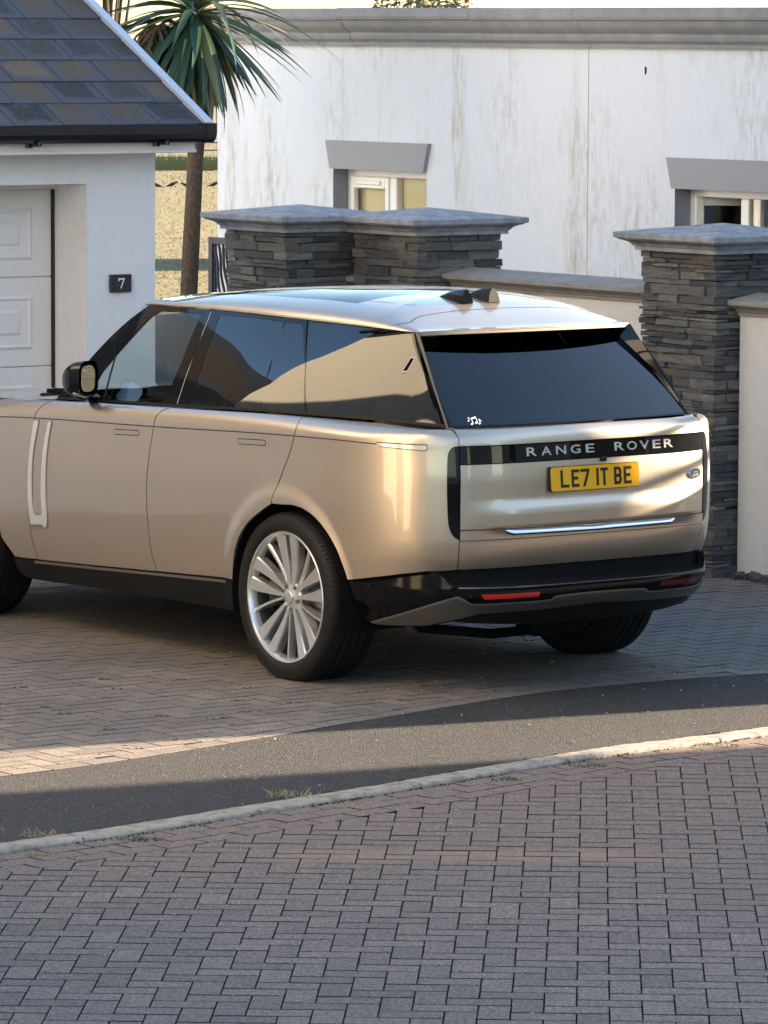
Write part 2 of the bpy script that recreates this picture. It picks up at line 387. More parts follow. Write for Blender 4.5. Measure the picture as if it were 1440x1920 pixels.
KERB = smooth_line([(-7, 12.6), (-5, 14.2), (-3.0, 15.93), (-1.44, 17.35), (-.96, 17.8), (-.46, 18.32), (-.08, 18.7), (.31, 19.11), (.87, 19.7), (1.35, 20.1), (1.7, 20.41), (3.0, 21.4), (5.2, 22.8), (9, 25)])
EDGE = smooth_line([(-7.5, 14.3), (-5.5, 15.75), (-3.2, 17.6), (-1.57, 18.96), (-1.16, 19.32), (-.68, 19.85), (0, 20.65), (.7, 21.43), (1.21, 21.8), (1.84, 22.15), (3.5, 22.9), (6.0, 23.9), (8, 24.6)])

def sheet(name, L1, L2, z, mat, **k):
    """strip between two lines of equal count"""
    V = [(x, y, z) for x, y in L1]+[(x, y, z) for x, y in L2]; n = len(L1)
    return mesh(name, V, [(i, i+1, n+i+1, n+i) for i in range(n-1)], mat, **k)

def paver_data(poly, h, ch, full=True):
    """prism with chamfered top; poly ccw, origin at its own centre, top at z=0"""
    n = len(poly); cx = sum(p[0] for p in poly)/n; cy = sum(p[1] for p in poly)/n
    V = [(x, y, -h) for x, y in poly]+[(x, y, -ch) for x, y in poly]
    top = []
    for i in range(n):
        a, b, c = poly[i-1], poly[i], poly[(i+1) % n]
        e1 = Vector((b[0]-a[0], b[1]-a[1])); e2 = Vector((c[0]-b[0], c[1]-b[1]))
        if e1.length < 1e-6 or e2.length < 1e-6: top.append((b[0], b[1], 0)); continue
        e1.normalize(); e2.normalize(); n1 = Vector((-e1.y, e1.x)); n2 = Vector((-e2.y, e2.x)); m = (n1+n2)
        m = m/max(.4, m.dot(n1)); top.append((b[0]+m.x*ch, b[1]+m.y*ch, 0))
    V += top
    F = [tuple(range(2*n, 3*n))]
    for i in range(n):
        j = (i+1) % n
        F += [(i, j, n+j, n+i), (n+i, n+j, 2*n+j, 2*n+i)]
    return V, F

class Paving:
    def __init__(s, base, mat, z, ch): s.base, s.mat, s.z, s.ch = base, mat, z, ch; s.items = []; s.shared = {}
    def idx(s, n): return [0]+[1, 0]*n
    def put(s, poly, key=None, c=None, rot=0.0):
        """poly in world xy; key: shared mesh id with (centre, rotation)"""
        if area(poly) < 0: poly = poly[::-1]
        if area(poly) < .0012: return
        cc = c or (sum(p[0] for p in poly)/len(poly), sum(p[1] for p in poly)/len(poly))
        s.items.append((cc, poly, key, rot))
    def build(s, limit):
        vis = [it for it in s.items if in_view(it[0][0], it[0][1], s.z)]
        vis.sort(key=lambda it: hypot(*it[0])); single = vis[:limit]; ids = set(map(id, single))
        for it in single:
            (cx, cy), poly, key, rot = it
            if key is not None and key in s.shared: me = s.shared[key]
            else:
                ca, sa = cos(-rot), sin(-rot)
                loc = [((x-cx)*ca-(y-cy)*sa, (x-cx)*sa+(y-cy)*ca) for x, y in poly]
                V, F = paver_data(loc, .05, s.ch); me = bpy.data.meshes.new('paver'); me.from_pydata(V, [], F); me.materials.append(s.mat); me.materials.append(MAT['joint_sand']); me.polygons.foreach_set('material_index', s.idx(len(poly))); me.update()
                if key is not None: s.shared[key] = me
            o = link('paver', me, s.base)
            o.location = (cx, cy, s.z+random.gauss(0, .0004)); o.rotation_euler = (random.gauss(0, .002), random.gauss(0, .002), rot+random.gauss(0, .006))
        mb = MB(); mi = []
        for it in s.items:
            if id(it) in ids: continue
            (cx, cy), poly, key, rot = it
            dz = s.z+random.gauss(0, .0006)
            V, F = paver_data([(x-cx, y-cy) for x, y in poly], .03, s.ch*.8)
            mb.add([(x+cx, y+cy, z+dz) for x, y, z in V], F); mi += s.idx(len(poly))
        if mb.V:
            o = tag(mb.build('paver_mass', s.mat, s.base, fix=False), kind='stuff'); o.data.materials.append(MAT['joint_sand']); o.data.polygons.foreach_set('material_index', mi)

def herringbone(u, jx, jy, ox, oy, rot, rng, keep, pav, tagk):
    c, s_ = cos(rot), sin(rot)
    def W(x, y): return (ox+x*c-y*s_, oy+x*s_+y*c)
    for i in range(rng[0], rng[1]):
        for j in range(rng[2], rng[3]):
            d = (i-j) % 4
            if d == 0: a, b, w_, h_ = i, j, 2, 1
            elif d == 3: a, b, w_, h_ = i, j, 1, 2
            else: continue
            x0, x1, y0, y1 = a*u+jx/2, (a+w_)*u-jx/2, b*u+jy/2, (b+h_)*u-jy/2
            poly = [W(x0, y0), W(x1, y0), W(x1, y1), W(x0, y1)]; cc = W((x0+x1)/2, (y0+y1)/2)
            r = keep(poly, cc)
            if r is None: continue
            if r is poly: pav.put(poly, (tagk, d), cc, rot)
            else: pav.put(r, None, None, rot)

def courses(L, offs, width, length, joint, pav, lim, start=0.0):
    """running courses of blocks along a line, each course shifted by half a block"""
    for k, o_ in enumerate(offs):
        C = offset_line(L, o_+width/2); acc = [0]
        for i in range(len(C)-1): acc.append(acc[-1]+hypot(C[i+1][0]-C[i][0], C[i+1][1]-C[i][1]))
        def at(s):
            for i in range(len(C)-1):
                if acc[i] <= s <= acc[i+1]:
                    t = (s-acc[i])/(acc[i+1]-acc[i]); d = (C[i+1][0]-C[i][0], C[i+1][1]-C[i][1]); n = hypot(*d)
                    return (C[i][0]+d[0]*t, C[i][1]+d[1]*t), (d[0]/n, d[1]/n)
        s = start+(length*.5 if k % 2 else 0)+.02
        while s+length < acc[-1]:
            (x, y), (tx, ty) = at(s+length/2)
            if lim(x, y):
                a, b = length/2-joint/2, width/2-joint/3
                pav.put([(x+tx*p+ty*q, y+ty*p-tx*q) for p, q in ((-a, -b), (a, -b), (a, b), (-a, b))], ('c', length), (x, y), atan2(ty, tx))
            s += length

def build_ground():
    # one sheet of land out to the horizon, falling gently beyond the gardens
    ys = [-400, -60, 0, 20, 38, 60, 90, 130, 170, 213, 300, 420, 600, 900, 1500, 2600]
    def gz(y): return -.09 if y < 38 else (-.09-.0178*(y-38) if y < 213 else -3.2-.0075*(y-213) if y < 700 else -6.85)
    xs = [-2500, -700, -200, -60, -20, -6, 0, 6, 20, 60, 200, 700, 2500]
    V = [(x, y, gz(y)) for y in ys for x in xs]; n = len(xs)
    g = mesh('ground', V, [(j*n+i, j*n+i+1, (j+1)*n+i+1, (j+1)*n+i) for j in range(len(ys)-1) for i in range(n-1)], MAT['field'], smooth=True, kind='structure')
    global GZ; GZ = gz
    # footpath of asphalt between drive edge and kerb
    m = 60
    def resample(L):
        acc = [0]
        for i in range(len(L)-1): acc.append(acc[-1]+hypot(L[i+1][0]-L[i][0], L[i+1][1]-L[i][1]))
        out = []
        for q in range(m+1):
            s = acc[-1]*q/m
            for i in range(len(L)-1):
                if acc[i] <= s <= acc[i+1]+1e-9:
                    t = (s-acc[i])/(acc[i+1]-acc[i]); out.append((L[i][0]+(L[i+1][0]-L[i][0])*t, L[i][1]+(L[i+1][1]-L[i][1])*t)); break
        return out
    # ragged asphalt edge against the drive
    E2 = [(x+random.uniform(-.008, .008), y+random.uniform(-.008, .008)) for x, y in resample(EDGE)]
    sheet('footpath', resample(KERB), E2, -.003, MAT['asphalt'], kind='structure')
    # road bed
    far = [(x+9, y-22) for x, y in KERB]
    road = sheet('road', far, [(x, y) for x, y in KERB], -.026, MAT['joint_sand'], kind='structure')
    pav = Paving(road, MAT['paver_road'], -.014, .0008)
    courses(KERB, [.118, .222, .326], .104, .205, .010, pav, lim=lambda x, y: -3.2 < x < 3.4)
    EDGE_R = offset_line(KERB, .432)
    def keep(poly, cc):
        if not (-2.3 < cc[0] < 2.6 and cc[1] > 13.2): return None
        e, sd, p, d = nearest(EDGE_R, *cc)
        if sd < -.16: return None
        if sd < .16:
            q = clip(poly, p, (d[1], -d[0]))
            return q if len(q) > 2 else None
        return poly
    herringbone(.1035, .0055, .0120, .06, 16.0, -.0445, (-26, 27, -30, 50), keep, pav, 'road')
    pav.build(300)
    # drive
    D0 = offset_line(EDGE, 0)
    back = [tuple(K(kx, 24.2)[:2]) for kx in [8.0+9.6*i/(len(EDGE)-1) for i in range(len(EDGE))]]
    drive = sheet('driveway', EDGE, back, -.014, MAT['joint_sand'], kind='structure')
    pav = Paving(drive, MAT['paver_drive'], 0.0, .0008)
    courses(EDGE, [-.104], .104, .205, .008, pav, lim=lambda x, y: -3.5 < x < 4.5)
    E3 = offset_line(EDGE, -.110)
    def keep2(poly, cc):
        kx = cc[0]*CT+cc[1]*ST; ky = -cc[0]*ST+cc[1]*CT
        if not (8.4 < kx < 17.6 and ky < 23.7): return None
        e, sd, p, d = nearest(E3, *cc)
        if sd > .16: return None
        if sd > -.16:
            q = clip(poly, p, (-d[1], d[0])); return q if len(q) > 2 else None
        return poly
    herringbone(.1035, .006, .0115, *K(13, 19)[:2], TH, (-46, 48, -62, 48), keep2, pav, 'drive')
    pav.build(300)
    # kerbstones
    kerb = empty('kerb', kind='structure')
    acc = [0]
    for i in range(len(KERB)-1): acc.append(acc[-1]+hypot(KERB[i+1][0]-KERB[i][0], KERB[i+1][1]-KERB[i][1]))
    def at(s):
        for i in range(len(KERB)-1):
            if acc[i] <= s <= acc[i+1]+1e-9:
                t = (s-acc[i])/(acc[i+1]-acc[i]); return tuple(KERB[i][k]+(KERB[i+1][k]-KERB[i][k])*t for k in (0, 1))
    s = .31
    while s+.915 < acc[-1]:
        x, y = at(s+.45)
        if -4 < x < 4.5:
            P = [at(s+.005+.905*q/22) for q in range(23)]
            dz = random.uniform(-.002, .002)
            V = MB().sweep([(a, b, dz) for a, b in P], [(0, -.12), (0, .001), (.004, .0035), (.050, .0035), (.098, .003), (.108, -.001), (.113, -.008), (.115, -.12)])
            V.V = [(x_+random.uniform(-.0025, .0025), y_+random.uniform(-.0025, .0025), z_+random.uniform(-.0016, .0016)) for x_, y_, z_ in V.V]
            auto_smooth(V.build('kerbstone', MAT['kerb_concrete'], kerb), 24)
        s += .915
build_ground()

# ------------------------------------------------------------------ boundary pillars and walls
def stone(mb_or, x0, x1, y0, y1, z0, z1, parent):
    j = .0050
    V = [(x+random.uniform(-j, j), y+random.uniform(-j, j), z+random.uniform(-j, j)*.7) for z in (z0, z1) for y in (y0, y1) for x in (x0, x1)]
    mesh('stone', V, [(0, 2, 3, 1), (4, 5, 7, 6), (0, 1, 5, 4), (2, 6, 7, 3), (0, 4, 6, 2), (1, 3, 7, 5)], MAT['slate_stone'], parent)

def cap_mesh(hw, z0, name, parent, apex=.055):
    prof = [(0, 0), (.030, 0), (.030, .022), (.040, .026), (.046, .036), (.056, .046), (.075, .054), (.098, .060), (.100, .066), (.118, .070), (.120, .098), (.112, .103)]
    V = []; F = []
    for o_, z in prof:
        a = hw+o_; V += [(-a, -a, z0+z), (a, -a, z0+z), (a, a, z0+z), (-a, a, z0+z)]
    n = len(prof)
    for i in range(n-1):
        for j in range(4): F.append((i*4+j, i*4+(j+1) % 4, (i+1)*4+(j+1) % 4, (i+1)*4+j))
    F.append((3, 2, 1, 0)); V.append((0, 0, z0+.103+apex)); a = (n-1)*4
    for j in range(4): F.append((a+j, a+(j+1) % 4, len(V)-1))
    return mesh(name, V, F, MAT['cap_stone'], parent)

def pillar(kx, ky, w_, zt, label, seed, dz=0):
    """kx, ky: the near-left corner; faces towards -kx and -ky carry the stones"""
    random.seed(seed); hw = w_/2
    root = empty('stone_pillar', K(kx+hw, ky+hw, -.05), TH, label=label, cat='pillar', group='slate gate pillars with pyramid caps')
    MB().box(-hw+.045, hw-.01, -hw+.045, hw-.01, 0, zt+.05).build('core', MAT['mortar_dark'], root)
    z = .0; zt += .05; row = 0
    while z < zt-.012:
        h = random.choice((.018, .022, .027, .032, .038, .046, .056)); 
        if z+h > zt-.025: h = zt-z
        split = h > .06 and random.random() < .55
        hs = [(z, z+h)] if not split else None
        # corner stone alternates in its long direction
        lf = random.uniform(.16, .30) if row % 2 else random.uniform(.06, .13); rf = random.uniform(.06, .12) if row % 2 else random.uniform(.15, .28)
        p1, p2 = random.uniform(-.012, .014), random.uniform(-.012, .014)
        g = .0014
        stone(None, -hw-p1, -hw+rf-g, -hw-p2, -hw+lf-g, z+g, z+h-g, root)
        for face in (0, 1):
            a = -hw+(lf if face == 0 else rf)
            while a < hw-.01:
                L = random.uniform(.09, .34)
                if a+L > hw-.07: L = hw-a
                zz = [(z, z+h)]
                if split and random.random() < .6: q = random.uniform(.35, .65)*h; zz = [(z, z+q), (z+q, z+h)]
                for za, zb_ in zz:
                    p = random.uniform(-.014, .016); e = random.uniform(-.014, .012) if a+L >= hw-.001 else 0
                    if face == 0: stone(None, -hw-p, -hw+.06, a+g, a+L-g+e, za+g, zb_-g, root)
                    else: stone(None, a+g, a+L-g+e, -hw-p, -hw+.06, za+g, zb_-g, root)
                a += L
        z += h; row += 1
    cap_mesh(hw, zt+dz, 'cap', root)
    return root

def coping_wall(name, kx0, kx1, ky0, ky1, ztop, label, endcap=None):
    """rendered wall with moulded coping along ky"""
    root = empty(name, K((kx0+kx1)/2, (ky0+ky1)/2, -.05), TH, label=label, cat='wall')
    a, L = (kx1-kx0)/2, (ky1-ky0)/2
    zc = ztop-.115+.05
    MB().box(-a, a, -L, L, 0, zc).build('wall_face', MAT['wall_render'], root)
    pr = [(0, 0), (.012, 0), (.012, .018), (.020, .022), (.026, .034), (.040, .044), (.060, .050), (.062, .058), (.085, .062), (.085, .088)]
    prof = [(-(a+p), zc+q) for p, q in pr]+[(0, zc+.125)]+[(a+p, zc+q) for p, q in pr[::-1]]
    n = max(1, round(2*L/.75)); e = endcap or 0
    for i in range(n):
        y0, y1 = -L-e+(2*L+2*e)*i/n, -L-e+(2*L+2*e)*(i+1)/n
        MB().sweep([(0, y0+.0015, 0), (0, y1-.0015, 0)], prof).build('coping_stone', MAT['coping'], root)
    return root

pillar(16.886, 19.92, .65, 1.815, 'tall slate gate pillar with pyramid cap behind the car\'s tail', 11)
pillar(16.886, 22.72, .65, 1.815, 'slate gate pillar beside the low coped wall, its cap touching the neighbouring cap', 12, -.004)
pillar(16.42, 23.43, .65, 1.815, 'slate gate pillar beside the lattice gate, nearest the garage', 13)
coping_wall('boundary_wall', 17.15, 17.40, 20.56, 22.70, 1.605, 'low pale wall with grey moulded coping between two slate pillars')
coping_wall('boundary_wall', 17.05, 17.32, 15.6, 19.90, 1.585, 'white rendered wall with grey coping running from the tall slate pillar', endcap=.012)
coping_wall('boundary_wall', 16.95, 17.15, 23.34, 23.44, 1.56, 'short stub of coped wall wedged between two slate pillars')
# rubble strip at the wall foot
def rubble():
    mb = MB(); random.seed(3)
    for i in range(240):
        kx = random.uniform(16.92, 17.10); ky = random.uniform(17.5, 19.95); r = random.uniform(.012, .035); p = K(kx, ky, r*.4)
        mb.box(p.x-r, p.x+r, p.y-r, p.y+r, p.z-r*.6, p.z+r*.6, jit=r*.45)
    tag(mb.build('gravel', MAT['slate_stone']), 'dark crumbled mortar and gravel along the foot of the white wall', 'gravel', kind='stuff')
rubble()

def lattice_gate():
    # grey ironwork gate leaf beside the left pillar
    root = empty('iron_gate', K(16.52, 24.12, -.05), TH, label='grey ironwork gate with wavy lattice bars and an arched foot beside a slate pillar', cat='gate')
    mb = MB()
    L = .26
    for x in (-.02, ):
        mb.box(-.02, .02, -.02, .02, 0, 1.80); mb.box(-.02, .02, L-.02, L+.02, 0, 1.80)
        mb.box(-.018, .018, 0.021, L-.021, 1.76, 1.80); mb.box(-.018, .018, .021, L-.021, .1, .14)
    mb.build('gate_frame', MAT['iron_grey'], root)
    for i in range(6):
        y0 = .0+L*i/6+.02
        pts = [(0, y0+.010*sin(t*9+i)+.25*(t-.5)*.4, 1.32+.44*t) for t in [q/14 for q in range(15)]]
        MB().tube([(p[0], min(max(p[1], .02), L-.02), p[2]) for p in pts], .010, 6).build('bar', MAT['iron_grey'], root, True)
    a = [(0, L/2+.12*cos(t), 1.14+.16*sin(t)) for t in [pi*q/14 for q in range(15)]]
    MB().tube(a, .018, 6).build('arch_bar', MAT['iron_grey'], root, True)
    for i in range(3):
        MB().box(-.012, .012, .06, L-.06, .95+.1*i, 1.04+.1*i).build('slat', MAT['iron_grey'], root)
lattice_gate()

def timber_gate():
    a, c = K(15.36, 23.33), K(16.40, 23.60); d = c-a
    root = empty('timber_gate', (a.x, a.y, -.05), atan2(d.y, d.x), label='dark boarded gate between the garage corner and the nearest slate pillar', cat='gate')
    L = d.length; n = 9
    for i in range(n): MB().bbox(L*i/n+.003, L*(i+1)/n-.003, -.012, .012, .06, 1.40+.0*i, .004).build('board', MAT['iron_grey'], root)
    for z in (.25, 1.15): MB().bbox(.02, L-.02, .013, .05, z, z+.10, .005).build('ledge', MAT['iron_grey'], root)
timber_gate()
# ------------------------------------------------------------------ white single-storey house behind
def rect_wall(mb, a0, a1, z0, z1, holes, put):
    """front face in cells, leaving holes (a0,a1,z0,z1) open"""
    A = sorted({a0, a1, *[h[0] for h in holes], *[h[1] for h in holes]}); Z = sorted({z0, z1, *[h[2] for h in holes], *[h[3] for h in holes]})
    for i in range(len(A)-1):
        for j in range(len(Z)-1):
            ca, cz = (A[i]+A[i+1])/2, (Z[j]+Z[j+1])/2
            if any(h[0] < ca < h[1] and h[2] < cz < h[3] for h in holes): continue
            mb.add([put(A[i], Z[j]), put(A[i+1], Z[j]), put(A[i+1], Z[j+1]), put(A[i], Z[j+1])], [(0, 1, 2, 3)])

def white_house():
    X = 19.98
    root = empty('white_house', K(X, 26, -.09), TH, label='white rendered flat-roofed house with grey parapet cornice behind the stone pillars', cat='house')
    # local: x to the right boundary, y along ky (0 = 26)
    z0 = .09
    W = [(26.77-26, 27.91-26, 1.0+z0, 2.04+z0), (22.87-26, 24.0-26, .98+z0, 2.01+z0)]
    y0, y1, top = 22.4-26, 29.42-26, 3.06+z0
    mb = MB(); rect_wall(mb, y0, y1, 0, top, W, lambda a, z: (0, a, z))
    # thickness: back, ends, roof
    mb.add([(7, y0, 0), (7, y1, 0), (7, y1, top), (7, y0, top)], [(0, 1, 2, 3)])
    mb.add([(0, y1, 0), (7, y1, 0), (7, y1, top), (0, y1, top)], [(0, 1, 2, 3)])
    mb.add([(0, y0, 0), (7, y0, 0), (7, y0, top), (0, y0, top)], [(3, 2, 1, 0)])
    mb.add([(0, y0, top-.3), (7, y0, top-.3), (7, y1, top-.3), (0, y1, top-.3)], [(0, 1, 2, 3)])
    mb.build('wall', MAT['white_render'], root, fix=False)
    # expansion joint
    MB().box(-.0012, .004, 24.93-26-.0035, 24.93-26+.0035, .2, 2.93+z0).build('expansion_joint', MAT['coping'], root)
    # cornice in lengths
    pr = [(0, 2.935), (-.045, 2.935), (-.045, 2.962), (-.055, 2.972), (-.075, 2.985), (-.085, 3.01), (-.082, 3.03), (-.10, 3.045), (-.135, 3.065), (-.155, 3.095), (-.158, 3.122), (-.20, 3.126), (-.20, 3.135), (-.205, 3.14), (-.205, 3.20), (-.19, 3.206), (.15, 3.206), (.15, 3.0), (0, 3.0)]
    yy = [y0, 24.86-26, 26.02-26, 27.6-26, 28.95-26, y1+.2]
    for i in range(len(yy)-1):
        dz = random.uniform(-.003, .003)
        o = MB().sweep([(0, yy[i]+.002, z0+dz), (0, yy[i+1]-.002, z0+dz)], [(p, q) for p, q in pr]).build('cornice_stone', MAT['cast_stone'], root); auto_smooth(o, 30)
    for k, (a0, a1, za, zb_) in enumerate(W):
        # lintel: wedge shaped
        t = .058
        V = [(x, y, z) for x in (-.035, .05) for y, z in ((a0-.0, zb_), (a1+.0, zb_), (a1+t, zb_+.205), (a0-t, zb_+.205))]
        mesh('lintel', V, [(0, 3, 2, 1), (4, 5, 6, 7), (0, 1, 5, 4), (1, 2, 6, 5), (2, 3, 7, 6), (3, 0, 4, 7)], MAT['grey_paint'], root)
        # reveals
        d = .13; mb = MB()
        mb.add([(-.002, a1, za), (d+.06, a1, za), (d+.06, a1, zb_), (-.002, a1, zb_)], [(0, 1, 2, 3)])
        mb.add([(-.002, a0, za), (d+.06, a0, za), (d+.06, a0, zb_), (-.002, a0, zb_)], [(3, 2, 1, 0)])
        mb.add([(.0, a0, zb_), (d+.06, a0, zb_), (d+.06, a1, zb_), (.0, a1, zb_)], [(0, 1, 2, 3)])
        mb.build('reveal', MAT['grey_paint'], root, fix=False)
        MB().bbox(-.06, d+.05, a0-.04, a1+.04, za-.07, za, .008).build('sill', MAT['cast_stone'], root)
        # frame at depth d
        win = MB(); f = .055
        win.bbox(d, d+.06, a0, a0+f, za, zb_, .006); win.bbox(d, d+.06, a1-f, a1, za, zb_, .006)
        win.bbox(d+.001, d+.059, a0+f, a1-f, zb_-f, zb_, .006); win.bbox(d+.001, d+.059, a0+f, a1-f, za, za+f, .006)
        mid = (a0+a1)/2; win.bbox(d-.004, d+.058, mid-.04, mid+.04, za+f, zb_-f, .006)
        wf = win.build('window_frame', MAT['white_upvc'], root)
        for h, (p0, p1) in enumerate(((a0+f, mid-.04), (mid+.04, a1-f))):
            if h == 1 and k == 1:   # opened casement, swung out
                s_ = empty('casement', (d, a1-f, 0), radians(62)); s_.parent = root
                cb = MB(); ww = p1-p0
                cb.bbox(-.02, .03, -.06, 0, za+f, zb_-f, .006); cb.bbox(-.02, .03, -ww, -ww+.06, za+f, zb_-f, .006)
                cb.bbox(-.019, .029, -ww+.06, -.06, zb_-f-.06, zb_-f, .006); cb.bbox(-.019, .029, -ww+.06, -.06, za+f, za+f+.06, .006)
                cb.build('casement_frame', MAT['white_upvc'], s_)
                mesh('pane', [(.005, -ww+.06, za+.1), (.005, -.06, za+.1), (.005, -.06, zb_-.1), (.005, -ww+.06, zb_-.1)], [(0, 1, 2, 3)], MAT['window_glass'], s_)
                continue
            g = .0
            if h == 1:               # sash frame of the opening light with its vent
                cb = MB(); q = .045
                cb.bbox(d-.018, d+.03, p0, p0+q, za+f, zb_-f, .006); cb.bbox(d-.018, d+.03, p1-q, p1, za+f, zb_-f, .006)
                cb.bbox(d-.017, d+.029, p0+q, p1-q, zb_-f-q*1.9, zb_-f, .006); cb.bbox(d-.017, d+.029, p0+q, p1-q, za+f, za+f+q, .006)
                sh = cb.build('sash', MAT['white_upvc'], root)
                MB().bbox(d-.032, d-.016, p0+.09, p1-.07, zb_-f-.06, zb_-f-.028, .006).build('vent', MAT['white_upvc'], sh); g = q
            mesh('pane', [(d+.02, p0+g, za+f), (d+.02, p1-g, za+f), (d+.02, p1-g, zb_-f), (d+.02, p0+g, zb_-f)], [(3, 2, 1, 0)], MAT['window_glass'], root)
        if k == 0: MB().box(d+.062, d+.07, a0+.01, a1-.01, za, zb_).build('blind', MAT['blind_cream'], root)  # added sheet imitating the cream reflection in the panes
        else:
            mb = MB(); mb.box(d+.9, d+.91, a0-1, a1+.6, za-.8, zb_+.4).build('room_wall', MAT['room_dark'], root)
            MB().box(d+.30, d+.31, a0, a0+.42, za, zb_).build('blind', MAT['blind_cream'], root)
    # small chip in the render
    MB().box(-.004, .002, 24.32-26-.010, 24.32-26+.012, 2.765+z0, 2.81+z0, jit=.008).build('render_chip', MAT['room_dark'], root)
    return root
white_house()

def pitched_block(name, kx0, kx1, ky0, ky1, h, ridge, mat, label, windows=(), turn=False):
    root = empty(name, K((kx0+kx1)/2, (ky0+ky1)/2, -.09), TH+(pi/2 if turn else 0), label=label, cat='house')
    a, b = (kx1-kx0)/2, (ky1-ky0)/2; h += .09
    if turn: a, b = b, a
    mb = MB(); mb.box(-a, a, -b, b, 0, h); r = ridge
    mb.add([(-a, -b, h), (a, -b, h), (0, -b, h+r), (-a, b, h), (a, b, h), (0, b, h+r)], [(0, 1, 2), (3, 5, 4)])
    mb.build('wall', mat, root)
    ov = .3; t = .12; q = r/a
    for s in (-1, 1):
        V = [(s*(a+ov), -b-.2, h-ov*q+.02), (s*(a+ov), b+.2, h-ov*q+.02), (0, b+.2, h+r+.02), (0, -b-.2, h+r+.02)]
        V += [(x, y, z+t) for x, y, z in V]
        mesh('roof_slope', V, [(0, 1, 2, 3), (7, 6, 5, 4), (0, 4, 5, 1), (1, 5, 6, 2), (2, 6, 7, 3), (3, 7, 4, 0)], MAT['roof_slate'], root)
        MB().box(s*(a+ov)-.06, s*(a+ov)+.06, -b-.2, b+.2, h-ov*q-.12, h-ov*q+.0).build('gutter', MAT['gutter_black'], root)
    for (side, y0, y1, z0, z1) in windows:
        x = side*(a+.02)
        MB().box(x-.03, x+.03, y0, y1, z0, z1).build('window_frame', MAT['white_upvc'], root)
        MB().box(x-.045, x+.045, y0+.07, y1-.07, z0+.07, z1-.07).build('pane', MAT['gloss_black'], root)
    return root
# houses just outside the picture: they shade the paving and show in the paintwork
pitched_block('house', 19.98, 26.5, 16.6, 22.2, 6.0, 1.6, MAT['white_render'], 'two-storey white house past the right edge that shades the driveway')
pitched_block('house', 20.1, 27.0, 1.5, 12.12, 4.9, 2.2, MAT['cream_render'], 'long cream house past the right edge that shades the block paving', windows=((-1, -3, -1.6, 1.0, 2.2), (-1, 1.5, 3, 1.0, 2.2)))
pitched_block('house', 2.0, 7.8, 14.3, 25.4, 8.2, 1.6, MAT['cream_render'], 'sunlit cream house wing past the left edge, reflected in the car\'s flank', windows=((1, .9, 1.5, 5.2, 6.0),))
pitched_block('house', 4.0, 13.0, 27.0, 34.0, 3.2, 4.4, MAT['clean_render'], 'white house with steep slate roof behind the garage, reflected in a side window', turn=True)

pitched_block('house', 2.0, 10.5, -24.0, -15.0, 5.0, 2.6, MAT['clean_render'], 'white house across the road, mirrored in the tailgate\'s black band', turn=True)
pitched_block('house', 12.5, 23.0, -22.0, -13.0, 4.8, 3.0, MAT['cream_render'], 'cream house across the road, mirrored beside the tailgate lettering', turn=True)
def shade_screen_and_pier():  # unseen screen and pier, added to shape the sun on the tailgate
    root = empty('slatted_fence', K(20.06, 15.95, -.09), TH, label='timber screen fence with open top rails past the right edge', cat='fence')
    L = .64
    for i in range(13):
        MB().box(-.02, .02, -L, L, .05+.172*i, .05+.172*i+.169).build('board', MAT['fence_timber'], root)
    for z in (2.47, 2.68, 2.92):
        MB().box(-.03, .03, -L, L, z, z+.06).build('rail', MAT['fence_timber'], root)
    for y in (-L+.05, L-.05): MB().box(.021, .11, y-.045, y+.045, 0, 3.14).build('post', MAT['fence_timber'], root)
    pr = empty('rendered_pier', K(20.1, 14.99, -.09), TH, label='tall rendered pier at the end of the timber screen past the right edge', cat='pier')
    MB().bbox(-.12, .3, -.31, .29, 0, 4.4, .01).build('pier_shaft', MAT['wall_render'], pr); MB().bbox(-.2, .38, -.32, .30, 4.401, 4.55, .01).build('pier_cap', MAT['cast_stone'], pr)
shade_screen_and_pier()

